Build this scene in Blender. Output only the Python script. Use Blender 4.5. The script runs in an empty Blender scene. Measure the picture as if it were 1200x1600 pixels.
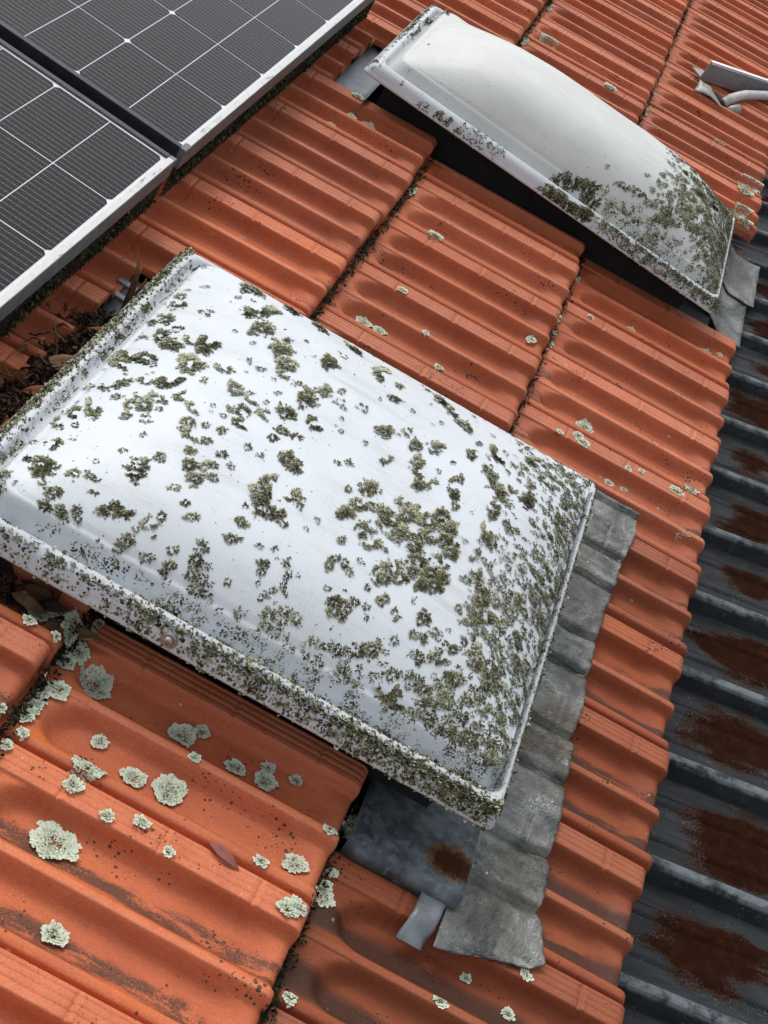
import bpy, bmesh, math, random
import numpy as np
from mathutils import Matrix, Vector, noise as mnoise

scene = bpy.context.scene
COL = scene.collection
rnd = random.Random(7)
rng = np.random.default_rng(11)

# ---------------------------------------------------------------- camera, sky, sun, exposure
# roof frame: s runs down the slope, t along the courses, n out of the roof plane
PITCH = math.radians(25)
cp, sp = math.cos(PITCH), math.sin(PITCH)
ROOF = Matrix(((cp, 0, sp, 0), (0, 1, 0, 0), (-sp, 0, cp, 3.0), (0, 0, 0, 1)))
RIGHT, DOWN, FWD = (0.8236, 0.27434, 0.48837), (0.55201, -0.52655, -0.6418), (0.08108, 0.79817, -0.59126)
CAM_AT = (-0.63601, -2.6569, 1.1532)
cam_data = bpy.data.cameras.new('camera')
cam = bpy.data.objects.new('camera', cam_data)
COL.objects.link(cam)
cam.matrix_world = ROOF @ Matrix(((RIGHT[0], -DOWN[0], -FWD[0], CAM_AT[0]),
                                  (RIGHT[1], -DOWN[1], -FWD[1], CAM_AT[1]),
                                  (RIGHT[2], -DOWN[2], -FWD[2], CAM_AT[2]), (0, 0, 0, 1)))
cam_data.sensor_fit = 'VERTICAL'
cam_data.sensor_height = 36.0
cam_data.lens = 36.0 * 2220.07 / 1600.0
cam_data.clip_end = 300
scene.camera = cam

SUN_DIR = Vector((-0.14, 0.44, 0.89)).normalized()           # world, towards the light
elev = math.asin(SUN_DIR.z)
azim = math.atan2(SUN_DIR.x, SUN_DIR.y)
world = bpy.data.worlds.new('World')
scene.world = world
world.use_nodes = True
wn = world.node_tree
sky = wn.nodes.new('ShaderNodeTexSky')
sky.sky_type = 'NISHITA'
sky.sun_disc = False
sky.sun_elevation = elev
sky.sun_rotation = azim
sky.air_density = 1.0
sky.dust_density = 3.0
wn.nodes['Background'].inputs['Strength'].default_value = 0.15
veil = wn.nodes.new('ShaderNodeHueSaturation')               # thin overcast: the blue washed out
veil.inputs['Saturation'].default_value = 0.30
wn.links.new(sky.outputs[0], veil.inputs['Color'])
wn.links.new(veil.outputs[0], wn.nodes['Background'].inputs['Color'])
sun_data = bpy.data.lights.new('sun', 'SUN')
sun_data.energy = 0.6
sun_data.angle = math.radians(26)
sun_data.color = (1.0, 0.955, 0.89)
sun = bpy.data.objects.new('sun', sun_data)
COL.objects.link(sun)
sun.rotation_euler = SUN_DIR.to_track_quat('Z', 'Y').to_euler()
sun.location = (0, 0, 8)
scene.view_settings.view_transform = 'Standard'
scene.view_settings.look = 'None'
scene.view_settings.gamma = 1.0
scene.view_settings.exposure = 0.58
scene.view_settings.use_curve_mapping = False
# ---------------------------------------------------------------- shapes in the roof frame
P, G, STEP, LAP = 0.205, 0.3542, 0.038, 0.045
PITCH_RIB = 0.2043
COURSES = [('A', 0.011, 0.0, 0.205), ('B', -0.3542, 0.124, 0.2031), ('C', -0.7084, 0.2209, 0.2041), ('D', -1.0626, 0.06, 0.2045), ('E', -1.4168, 0.15, 0.2042)]


def sst(a, b, x):
    u = np.clip((np.asarray(x, float) - a) / (b - a), 0, 1)
    return u * u * (3 - 2 * u)


def tile_section(y):
    """height across a tile, y from its seam (0) towards lower t; the flat of the grooved rib is 0"""
    y = np.asarray(y, float)
    z = np.interp(y, [0, .0022, .0042, .036, .0374, .0402, .0460, .072, .088, .1005, .1065, .1080, .1170, .1184, .1212, .1268,
                      .152, .168, .182, .1870, .1890, .1975, .1995, .2010, .2035],
                  [-.012, -.011, 0, -.0004, -.003, -.0205, -.0262, -.0268, -.0235, -.0110, -.0038, -.0018, -.0020, -.0048, -.0208, -.0262,
                   -.0268, -.0235, -.0090, -.0010, .0008, .0004, -.0015, -.0115, -.013])
    return z


def tile_top(x, y):
    """x from the upper lip (0) down to this tile's own lip (G); without the lean of the tile"""
    x = np.asarray(x, float); y = np.asarray(y, float)
    z = tile_section(y)
    pan = np.clip((-z - .004) / .02, 0, 1)
    mid = np.where(y < .11, .0735, .1545)
    off = np.abs(y - mid) / .034
    start = .024 + .030 * np.clip(off, 0, 1) ** 2.5
    w = sst(0, 1, (x - start + .012) / .027)
    z = np.where((z < -.004) & (y > .004) & (y < .2), -.004 + (z + .004) * w, z)
    stop = G - .022 - .030 * np.clip(off, 0, 1) ** 2.2
    w2 = sst(0, 1, (stop + .012 - x) / .036)
    z = np.where((z < -.018) & (y > .004) & (y < .2), -.018 + (z + .018) * w2, z)
    flat = (y > .002) & (y < .0365)
    for gy, d in ((.0095, .0010), (.0180, .0008), (.0265, .0011)):
        z = z - np.where(flat, d * np.exp(-((y - gy) / .0009) ** 2), 0)
    for nx in (.075, .185, .29):
        z = z - np.where((y > .005) & (y < .044), .0022 * np.exp(-((x - nx) / .0016) ** 2), 0)
        z = z + np.where((y > .005) & (y < .044), .0012 * np.exp(-((x - nx - .0055) / .002) ** 2), 0)
    r = .013
    e = np.clip((x - (G - .007 - r)) / r, 0, 1)
    return z - r * (1 - np.sqrt(np.clip(1 - e * e, 0, 1)))


def locate(s, t):
    for name, s_lip, off, pitch in COURSES[::-1]:
        if s_lip - G - .03 < s <= s_lip:
            j = math.floor((-t - off) / pitch)
            return name, j, s - (s_lip - G), (-t - off - j * pitch) * P / pitch
    return None


def roof_zv(s, t):
    s, t = np.asarray(s, float), np.asarray(t, float)
    z = np.full(s.shape, -.1)
    todo = np.ones(s.shape, bool)
    for name, s_lip, off, pitch in COURSES[::-1]:
        m = todo & (s_lip - G - .03 < s) & (s <= s_lip)
        if m.any():
            y = (-t[m] - off) / pitch
            y = (y - np.floor(y)) * P
            x = s[m] - (s_lip - G)
            z[m] = tile_top(x, y) + STEP * x / G
            todo &= ~m
    return z


def roof_z(s, t):
    return float(roof_zv(np.array([s]), np.array([t]))[0])


LOW_RIM = .50


class Sky:
    """a domed skylight: outer rim rectangle, rim underside height at both ends, dome height"""
    def __init__(self, s0, s1, t0, t1, n0, n1, H, pu, pl, pv, ea):
        self.s0, self.s1, self.t0, self.t1, self.n0, self.n1, self.H = s0, s1, t0, t1, n0, n1, H
        self.pu, self.pl, self.pv, self.ea = pu, pl, pv, ea
        self.cs, self.ct = (s0 + s1) / 2, (t0 + t1) / 2
        self.hs, self.ht = (s1 - s0) / 2, (t1 - t0) / 2
        self.du = (.046 - .046 * LOW_RIM) / 2          # the rim is narrower at the low end

    RIM_D = [0, .002, .006, .010, .013, .022, .026, .029, .0325, .035, .038, .041, .0445, .046]
    RIM_Z = [.0, .007, .018, .0215, .023, .0245, .020, .0165, .0155, .018, .026, .035, .0415, .0435]

    def base(self, s):
        return self.n0 + (self.n1 - self.n0) * (s - self.s0) / (self.s1 - self.s0)

    def f(self, u, p):
        return np.clip(1 - np.abs(u) ** p, 0, 1) ** self.ea

    def crown(self, u, v):
        pu = np.where(np.asarray(u) > 0, self.pu, self.pl)
        return self.H * self.f(u, pu) * self.f(v, np.where(np.asarray(v) > 0, self.pv, self.pv * 2))

    def top(self, s, t):
        """height over the whole outline (None outside)"""
        d = min(s - self.s0, (self.s1 - s) / LOW_RIM, t - self.t0, self.t1 - t)
        if d < 0:
            return None
        z = float(np.interp(min(d, .046), self.RIM_D, self.RIM_Z))
        if d > .046:
            u = (s - self.cs - self.du) / (self.hs - .046 + self.du); v = (t - self.ct) / (self.ht - .046)
            z += float(self.crown(np.clip(u, -1, 1), np.clip(v, -1, 1)))
        return z + self.base(s)

    def topv(self, s, t):
        d = np.minimum(np.minimum(s - self.s0, (self.s1 - s) / LOW_RIM), np.minimum(t - self.t0, self.t1 - t))
        z = np.interp(np.clip(d, 0, .046), self.RIM_D, self.RIM_Z)
        u = np.clip((s - self.cs - self.du) / (self.hs - .046 + self.du), -1, 1); v = np.clip((t - self.ct) / (self.ht - .046), -1, 1)
        return np.where(d > .046, z + self.crown(u, v), z) + self.base(s), d

    def normalv(self, s, t, e=.002):
        c = self.topv(s, t)[0]
        ds = (self.topv(s + e, t)[0] - self.topv(s - e, t)[0]) / (2 * e)
        dt = (self.topv(s, t + e)[0] - self.topv(s, t - e)[0]) / (2 * e)
        v = np.stack([-ds, -dt, np.ones_like(c)], 1)
        return v / np.linalg.norm(v, axis=1, keepdims=True)

    def normal(self, s, t, e=.002):
        c = self.top(s, t)
        def g(a, b):
            q = self.top(a, b)
            return c - .01 if q is None else q
        ds = (g(s + e, t) - g(s - e, t)) / (2 * e); dt = (g(s, t + e) - g(s, t - e)) / (2 * e)
        v = np.array([-ds, -dt, 1.0])
        return v / np.linalg.norm(v)


SKY_NEAR = Sky(-.912, -.235, -1.613, -.930, .057, .117, .058, 4.2, 3.2, 2.6, .95)
SKY_FAR = Sky(-.908, -.094, -.078, .392, .086, .086, .082, 4.5, 3.2, 2.0, .95)
# ---------------------------------------------------------------- where the lichen grows: centre s, t and two half axes, metres in the roof frame
NEAR_LICHEN = [(-.8749,-.9814,.0068,-.0195,.0026,-.0145),(-.7933,-.9879,.0169,.0037,.0032,-.0266),(-.7654,-1.0521,.0144,.0236,.008,-.0306),(-.7719,-1.0851,.0051,.0064,.0051,-.0173),
(-.7521,-1.0414,.011,.0112,.0025,-.0138),(-.7448,-1.1181,.0129,.0154,.0068,-.0229),(-.7098,-1.147,.0155,.0031,.0028,-.0197),(-.6927,-1.1805,.0125,.0078,.0045,-.0194),
(-.6851,-1.2028,.011,.0045,.0017,-.009),(-.6499,-1.1203,.011,.0042,.0023,-.0221),(-.648,-1.229,.0112,.0031,.0033,-.0245),(-.6215,-1.2678,.0105,.0066,.003,-.0125),
(-.6331,-1.1948,.0072,.0083,.0043,-.0136),(-.6587,-1.2764,.0132,-.003,-.0,-.0144),(-.6326,-1.3132,.0072,.0019,.001,-.0075),(-.6535,-1.3351,.0054,.0053,.0025,-.0066),
(-.6749,-1.3005,.013,-.0013,.0006,-.0097),(-.649,-1.3145,.0092,-.0005,.0003,-.0076),(-.7245,-1.2776,.0115,-.0059,-.0002,-.0115),(-.7013,-1.2852,.0114,-.0034,.0001,-.0065),
(-.7039,-1.3154,.0134,.0066,.003,-.0111),(-.6925,-1.3375,.0106,.0019,.0015,-.0087),(-.706,-1.3658,.0044,.0038,.0026,-.0066),(-.751,-1.2451,.0112,.0001,.0018,-.0099),
(-.7858,-1.2618,.0157,.0035,.0066,-.0226),(-.786,-1.1986,.0069,.0162,.0102,-.0179),(-.7838,-1.2215,.0081,.0056,.0043,-.0117),(-.8048,-1.206,.0087,-.002,.0025,-.0127),
(-.8397,-1.2084,.0085,-.0132,-.0032,-.0128),(-.8215,-1.2279,.0145,.0004,.0046,-.0157),(-.8504,-1.1633,.0084,.0025,.0057,-.016),(-.8531,-1.1139,.0085,.0034,.0039,-.011),
(-.8587,-1.0929,.0061,.0025,.0033,-.0092),(-.8294,-1.1857,.0081,.0037,.0024,-.0067),(-.8941,-1.1167,.0105,.0076,.0049,-.0138),(-.8979,-1.0616,.0095,.0056,.0027,-.0069),
(-.9018,-1.1918,.0189,-.0185,.0032,-.0134),(-.8895,-1.1719,.0122,.0191,.0025,-.006),(-.8861,-1.204,.0117,.0208,.0024,-.0054),(-.8473,-1.2699,.027,-.0087,.0033,-.0125),
(-.8494,-1.2916,.024,-.0116,.0026,-.0114),(-.8332,-1.2692,.0126,-.0006,.0032,-.0107),(-.8622,-1.1772,.0064,-.001,.0034,-.0101),(-.8853,-1.2505,.0049,.0113,.0029,-.0041),
(-.8925,-1.2762,.004,.0059,.0027,-.0048),(-.8458,-1.3404,.0174,.0145,.0061,-.0127),(-.8411,-1.3943,.0096,-.0006,.0083,-.0256),(-.8135,-1.3194,.0085,.0042,.0033,-.0082),
(-.7913,-1.3062,.0101,.0159,.0066,-.0118),(-.7943,-1.3224,.006,.0036,.0031,-.0079),(-.8083,-1.3774,.0073,.0038,.0039,-.0095),(-.7951,-1.3708,.0073,.0042,.0063,-.0154),
(-.79,-1.3512,.0127,-.0017,.0021,-.0098),(-.8037,-1.4012,.0052,.0028,.003,-.0072),(-.7835,-1.3976,.0063,.0039,.0029,-.007),(-.8283,-1.3675,.006,.0024,.0022,-.0054),
(-.7677,-1.3324,.0048,.0103,.004,-.0061),(-.7489,-1.3462,.0113,-.0063,-.0001,-.0072),(-.8517,-1.4139,.0084,.0021,.0051,-.0122),(-.8588,-1.4378,.0075,.0014,.0057,-.0135),
(-.8423,-1.4397,.0035,.0012,.0022,-.005),(-.8466,-1.4818,.0071,.0061,.0049,-.0086),(-.8635,-1.5101,.0105,-.0042,.003,-.0089),(-.8715,-1.5058,.0035,-.0067,.0026,-.0088),
(-.8386,-1.5197,.0109,.0055,.0085,-.0163),(-.8409,-1.5313,.0059,.0032,.0042,-.0077),(-.7536,-1.4863,.011,-.0019,.0013,-.0122),(-.7525,-1.4697,.0077,-.0015,.001,-.0094),
(-.7431,-1.4523,.0056,.0038,.003,-.0065),(-.8066,-1.5176,.0068,.0036,.0037,-.0067),(-.7885,-1.5117,.0102,-.0009,.0012,-.0061),(-.7767,-1.5286,.0049,.0026,.0016,-.0026),
(-.8108,-1.5464,.0104,.0008,.0015,-.005),(-.7428,-1.3751,.0088,.0004,.0014,-.0073),(-.7308,-1.3949,.0126,-.0026,.0009,-.0104),(-.7135,-1.3955,.0052,.0043,.0026,-.0063),
(-.7115,-1.445,.0087,-.0012,.0008,-.01),(-.695,-1.434,.008,.0064,.0029,-.0066),(-.698,-1.4603,.01,.0041,.0033,-.01),(-.711,-1.484,.0061,.004,.0016,-.0031),
(-.69,-1.4058,.0052,.0044,.0021,-.005),(-.6919,-1.4954,.0039,.0025,.0018,-.0032),(-.6285,-1.3577,.009,-.0029,-.001,-.0148),(-.6151,-1.3666,.0094,-.0002,.0003,-.0107),
(-.6311,-1.4088,.0063,.0126,.0057,-.0073),(-.6335,-1.4274,.0102,.0024,.0023,-.0144),(-.6292,-1.4413,.0073,.0061,.0031,-.007),(-.6182,-1.4537,.0087,.007,.0034,-.0075),
(-.5982,-1.4062,.0036,.0033,.0022,-.0058),(-.5921,-1.4165,.0036,.0032,.0022,-.0056),(-.6108,-1.2008,.0072,.0051,.0013,-.0065),(-.5838,-1.186,.0079,-.0001,.0001,-.008),
(-.6166,-1.1754,.004,.0049,.0017,-.0058),(-.5353,-1.3322,.0058,.0056,.0039,-.0119),(-.5247,-1.3252,.0065,.0063,.0038,-.012),(-.5303,-1.3652,.0095,.009,.0031,-.0093),
(-.5503,-1.3498,.0032,.0031,.0022,-.0064),(-.5394,-1.3876,.0094,.0087,.0026,-.0075),(-.8093,-1.5648,.0054,.0024,.0034,-.0039),(-.7929,-1.5616,.0054,.0027,.0049,-.0063),
(-.7502,-1.5364,.0106,.0085,.0053,-.0058),(-.7578,-1.543,.0068,.0034,.0035,-.0051),(-.7377,-1.5357,.0068,.0035,.0027,-.004),(-.7804,-1.5535,.0041,.0021,.0036,-.0049),
(-.8625,-1.5603,.0067,.0031,.007,-.0139),(-.6715,-1.3726,.0035,.0033,.0021,-.0053),(-.6551,-1.3747,.003,.0028,.0016,-.0042),(-.6837,-1.2771,.0028,.0027,.0013,-.0036),
(-.7097,-1.1181,.0045,.0061,.0023,-.0083),(-.7312,-1.2108,.0028,.0026,.002,-.0056),(-.7245,-1.3693,.0035,.0029,.0018,-.0045),(-.6796,-1.2493,.0031,.0031,.0013,-.0037),
(-.7143,-1.217,.0056,.0029,.0011,-.0043),(-.7342,-.9883,.0137,-.016,.0008,-.0219),(-.688,-1.001,.0132,-.0158,.0002,-.0216),(-.6318,-1.0199,.0128,-.0065,-.0001,-.0156),
(-.677,-1.4138,.0023,.002,.0012,-.0029),(-.666,-1.2092,.0032,.0035,.0016,-.0047),(-.8218,-1.1252,.0033,.0021,.0016,-.0045),(-.7983,-1.0468,.0032,.0044,.0013,-.0044),
(-.5801,-1.0592,.0147,-.0001,-.0003,-.0313),(-.5547,-1.1208,.0089,.0039,.0006,-.0101),(-.5461,-1.2084,.0103,.0113,.0034,-.0117),(-.5286,-1.2588,.006,.0061,.0027,-.0088),
(-.5051,-1.2021,.0077,.0085,.0032,-.0119),(-.4812,-1.1799,.0101,.0116,.0033,-.014),(-.4945,-1.2312,.0076,.0079,.0038,-.0135),(-.4858,-1.2459,.0076,.0077,.0034,-.0119),
(-.4816,-1.2681,.0062,.0061,.0025,-.0086),(-.4645,-1.2591,.0056,-.0016,-.0019,-.0133),(-.5219,-1.181,.0063,.0073,.0018,-.007),(-.4364,-1.1494,.0036,.0113,.0064,-.0086),
(-.4416,-1.235,.0061,.0042,.0024,-.0163),(-.4353,-1.255,.005,.0051,.0028,-.0104),(-.4377,-1.216,.0044,.0047,.0022,-.0088),(-.4025,-1.1033,.0044,.0168,.0118,-.0142),
(-.4001,-1.1723,.0058,.0095,.0073,-.0208),(-.39,-1.1855,.0055,.0066,.0029,-.0131),(-.3758,-1.1929,.0043,.0119,.0077,-.0074),(-.3702,-1.1614,.0037,.0106,.0058,-.006),
(-.3479,-1.165,.0064,.014,.0071,-.0109),(-.3461,-1.0412,.0145,.0124,-.0015,-.0196),(-.498,-1.0283,.0119,-.0106,-.0019,-.02),(-.477,-1.0465,.0119,-.0085,-.0017,-.0148),
(-.457,-1.0776,.0142,-.0076,-.0016,-.0129),(-.4664,-1.0588,.0084,.0002,-.0011,-.015),(-.4315,-1.1065,.004,.0058,.0008,-.0056),(-.4124,-1.1612,.0039,.0048,.002,-.0102),
(-.5567,-1.0709,.0058,.0033,.0003,-.0108),(-.3654,-1.1116,.0044,.0065,.001,-.0067),(-.3482,-1.1216,.0053,.0079,.0017,-.0108),(-.8078,-1.5747,.0028,.0007,.0014,-.001),
(-.8108,-1.5464,.0096,.0028,.0022,-.0049),(-.7537,-1.5409,.0076,.0049,.0048,-.0059),(-.7405,-1.5336,.0099,.004,.0038,-.0067),(-.7499,-1.5333,.0066,.0034,.0028,-.0042),
(-.8079,-1.5641,.0059,.0028,.0031,-.0037),(-.7925,-1.5619,.0037,.0028,.0048,-.0044),(-.7843,-1.5663,.0038,.0015,.003,-.003),(-.7781,-1.5537,.0038,.0019,.0024,-.0032),
(-.7741,-1.56,.0043,.0021,.0027,-.0035),(-.7909,-1.574,.0084,.0022,.0032,-.0023),(-.7675,-1.5705,.0033,.0009,.0014,-.0011),(-.7414,-1.5682,.0033,.0011,.0026,-.0022),
(-.7559,-1.5753,.0079,.0013,.0031,-.0035),(-.7408,-1.5751,.0085,.0014,.0031,-.0035),(-.7213,-1.5746,.0091,.0015,.0034,-.0036),(-.7072,-1.5731,.0099,.0003,.001,-.0032),
(-.7177,-1.5564,.0077,.0035,.0038,-.0046),(-.7218,-1.5625,.0044,.0019,.0026,-.0029),(-.7184,-1.5443,.0038,.0019,.0017,-.0023),(-.7086,-1.531,.0081,.0098,.005,-.0039),
(-.7042,-1.522,.0039,.0021,.0031,-.0048),(-.6995,-1.5421,.0027,.0014,.0017,-.0023),(-.6913,-1.4959,.0033,.0021,.0018,-.0032),(-.6774,-1.5072,.0078,.0048,.0023,-.0039),
(-.6742,-1.5458,.0055,.0027,.0026,-.0034),(-.6919,-1.5613,.0077,.0033,.0034,-.0038),(-.6676,-1.5578,.0066,.0029,.0034,-.0039),(-.6688,-1.5647,.0039,.0015,.0033,-.0033),
(-.6611,-1.5685,.0039,.0012,.0026,-.0021),(-.6506,-1.5301,.0061,.0033,.0045,-.0065),(-.6473,-1.5439,.0078,.0038,.0045,-.0058),(-.6431,-1.5557,.0066,.003,.0044,-.0052),
(-.6311,-1.5557,.0061,.0027,.0044,-.0052),(-.6274,-1.5651,.0094,.0035,.003,-.0029),(-.6762,-1.5735,.0039,.001,.0029,-.002),(-.6297,-1.5069,.0099,.0038,.0019,-.0048),
(-.6307,-1.4849,.0083,.0016,.001,-.0049),(-.5868,-1.5146,.0072,.0013,.001,-.0047),(-.5506,-1.5284,.0034,.0019,.0018,-.0027),(-.569,-1.4983,.0023,.0015,.0014,-.0026),
(-.585,-1.493,.0029,.0019,.0016,-.0031),(-.6076,-1.4505,.0115,.0058,.0027,-.0091),(-.6272,-1.4274,.01,.0087,.0054,-.0128),(-.6234,-1.446,.0081,.0067,.003,-.0069),
(-.5994,-1.447,.0053,.0044,.0026,-.006),(-.5909,-1.4576,.0035,.0028,.0018,-.0041),(-.5958,-1.4065,.0042,.0038,.0034,-.0087),(-.5863,-1.4198,.003,.0027,.0022,-.0056),
(-.5616,-1.4268,.0024,.0021,.0014,-.0037),(-.5284,-1.4348,.0043,.0036,.0024,-.0062),(-.5266,-1.4761,.0041,.003,.0034,-.0075),(-.5245,-1.4636,.006,.0046,.0017,-.004),
(-.512,-1.4636,.0036,.0027,.0027,-.0064),(-.5534,-1.5526,.0088,.0059,.005,-.0044),(-.5484,-1.5615,.0067,.0027,.0029,-.0032),(-.5412,-1.5436,.0068,.0033,.0029,-.0039),
(-.5269,-1.5462,.0085,.0012,.0015,-.0054),(-.5023,-1.5122,.0076,.0045,.0035,-.0061),(-.4971,-1.5212,.0075,.0043,.0038,-.0063),(-.4918,-1.5096,.0058,.0036,.0021,-.0037),
(-.4864,-1.5226,.004,.0023,.0028,-.0045),(-.4834,-1.5011,.0044,.0028,.002,-.0039),(-.5266,-1.5604,.0034,.0014,.0018,-.0021),(-.4992,-1.5558,.0084,.0037,.0036,-.0043),
(-.4857,-1.5521,.0085,.0039,.0039,-.0049),(-.4721,-1.5511,.0062,.0029,.0036,-.0045),(-.4561,-1.5427,.0097,.0048,.0042,-.0058),(-.443,-1.5353,.0098,.0052,.0041,-.0062),
(-.4989,-1.5665,.0039,.0013,.0026,-.0024),(-.4867,-1.57,.0055,.0016,.0042,-.003),(-.4572,-1.57,.006,.0017,.0035,-.0025),(-.5147,-1.5672,.0039,.0013,.0034,-.0029),
(-.5808,-1.564,.0044,.0017,.0033,-.0034),(-.5983,-1.5687,.0033,.001,.0026,-.002),(-.5657,-1.574,.0072,.0019,.0042,-.0028),(-.6504,-1.578,.0094,.0031,.0048,-.0042),
(-.6374,-1.579,.0094,.0036,.0048,-.0048),(-.6501,-1.6006,.0082,.0047,.0048,-.0072),(-.6393,-1.573,.0066,.0017,.0033,-.0023),(-.6227,-1.5738,.0072,.0019,.0045,-.0031),
(-.6116,-1.5757,.0072,.002,.0041,-.003),(-.5866,-1.5745,.0066,.0018,.0041,-.0028),(-.5731,-1.5743,.0066,.0018,.0038,-.0026),(-.6182,-1.5623,.0039,.0016,.0018,-.002),
(-.5391,-1.3932,.0094,.0086,.0028,-.0079),(-.5303,-1.3652,.0095,.009,.0028,-.0083),(-.5183,-1.3577,.0083,.0079,.0027,-.0084),(-.515,-1.4039,.0069,.0061,.0047,-.0135),
(-.5042,-1.3884,.0089,.0081,.0033,-.01),(-.499,-1.4149,.0107,.0093,.003,-.0085),(-.5279,-1.3278,.0091,.0088,.0039,-.0119),(-.4764,-1.4544,.0049,.0039,.0045,-.0115),
(-.4324,-1.5748,.0082,.0022,.0051,-.0034),(-.4211,-1.5778,.0072,.0023,.0042,-.0035),(-.4804,-1.5663,.0039,.0014,.0022,-.0021),(-.4341,-1.5672,.0039,.0013,.003,-.0026),
(-.5504,-1.5759,.0067,-.0,.0004,-.0023),(-.5318,-1.578,.0074,-.0,.0003,-.0022),(-.4898,-1.3542,.0111,.0105,.0049,-.0157),(-.4758,-1.3376,.0113,.0108,.0048,-.016),
(-.476,-1.3722,.0118,.0109,.0048,-.0153),(-.4621,-1.3558,.0113,.0107,.0047,-.0156),(-.4519,-1.3263,.0115,.0112,.0047,-.0161),(-.4633,-1.3158,.0095,.0092,.0035,-.012),
(-.4396,-1.3061,.0097,.0096,.004,-.0142),(-.4257,-1.3173,.0104,.0104,.0036,-.0129),(-.4413,-1.3456,.0102,.0098,.004,-.0136),(-.4249,-1.3444,.0096,.0094,.0033,-.0115),
(-.4135,-1.3291,.0077,.0077,.0036,-.0127),(-.4111,-1.3541,.009,.0089,.0032,-.0113),(-.414,-1.372,.0096,.0093,.0035,-.012),(-.4518,-1.3822,.0086,.0079,.0034,-.011),
(-.4416,-1.4013,.0098,.0089,.0039,-.0125),(-.4232,-1.4063,.0113,.0103,.0039,-.0122),(-.4435,-1.4217,.0084,.0073,.0031,-.0091),(-.4139,-1.4213,.0106,.0095,.0038,-.0117),
(-.4278,-1.4317,.0084,.0073,.0036,-.0106),(-.4095,-1.4031,.0081,.0076,.0032,-.0104),(-.4658,-1.4352,.0113,.0095,.0041,-.0114),(-.4671,-1.4524,.0074,.0059,.0035,-.0091),
(-.4532,-1.4419,.0095,.0078,.0028,-.0077),(-.4866,-1.3168,.008,.0077,.003,-.0099),(-.5006,-1.3481,.0085,.008,.0037,-.0117),(-.3836,-1.2338,.0076,.0086,.0044,-.0173),
(-.3821,-1.2756,.0054,.0079,.0063,-.0139),(-.3732,-1.2901,.0055,.008,.0054,-.0117),(-.3585,-1.3768,.0081,.0087,.0036,-.0123),(-.3555,-1.3955,.0087,.0093,.0031,-.0101),
(-.36,-1.4316,.0119,.0117,.0026,-.0076),(-.3447,-1.413,.0132,.0141,.0031,-.0096),(-.3294,-1.4,.0084,.0097,.0022,-.007),(-.3381,-1.3789,.0053,.0061,.0028,-.0092),
(-.3696,-1.3633,.0036,.0038,.0048,-.0166),(-.3802,-1.3283,.0036,.0039,.0034,-.0123),(-.4101,-1.4726,.0069,.0054,.004,-.0097),(-.392,-1.4803,.0038,.0029,.0022,-.005),
(-.4367,-1.2525,.005,.0051,.0035,-.0127),(-.4296,-1.2722,.0042,.0043,.0022,-.0079),(-.3848,-1.1884,.0048,.0134,.0112,-.0113),(-.3436,-1.1592,.0078,.0109,.0038,-.0185),
(-.3555,-1.2455,.0051,.0061,.002,-.0077),(-.48,-1.2749,.0075,.0074,.0027,-.0091),(-.441,-1.4859,.003,.0021,.0016,-.0035),(-.4566,-1.4777,.0037,.0026,.0029,-.0066),
(-.4121,-1.4991,.0043,.0029,.0023,-.0046),(-.3749,-1.5046,.0106,.0075,.0035,-.007),(-.3662,-1.487,.0045,.0036,.0018,-.0041),(-.3948,-1.5178,.0048,.003,.0036,-.0064),
(-.3455,-1.467,.0076,.012,.0051,-.0049),(-.3345,-1.4813,.0089,.0081,.0033,-.0077),(-.3433,-1.5109,.005,.0066,.0041,-.0033),(-.3506,-1.5105,.0038,.0028,.0022,-.0043),
(-.4099,-1.5442,.0069,.0035,.0035,-.0049),(-.3954,-1.5367,.0047,.0026,.0024,-.0036),(-.4067,-1.5579,.0114,.0051,.0064,-.0078),(-.3882,-1.5612,.0114,.0049,.0053,-.0064),
(-.3911,-1.5702,.0099,.0028,.0059,-.0041),(-.3727,-1.5669,.0083,.0029,.0049,-.0044),(-.3749,-1.5422,.0071,.0038,.0034,-.005),(-.3617,-1.5314,.0055,.0033,.0023,-.0038),
(-.3445,-1.5394,.0079,.0047,.0039,-.0064),(-.334,-1.5296,.0107,.0072,.0029,-.0051),(-.3517,-1.535,.0073,.0045,.0026,-.0043),(-.3537,-1.561,.0081,.0037,.0031,-.0041),
(-.3017,-1.5216,.0102,.0086,.0027,-.0056),(-.3024,-1.5472,.0127,.0085,.0028,-.0052),(-.3116,-1.5605,.0078,.0042,.0029,-.0047),(-.3362,-1.5677,.0072,.0024,.0034,-.003),
(-.2994,-1.4819,.0089,.0056,.0001,-.0065),(-.3136,-1.4954,.0077,.0071,.0027,-.006),(-.3594,-1.548,.0047,.0025,.0027,-.0039)]
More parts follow.
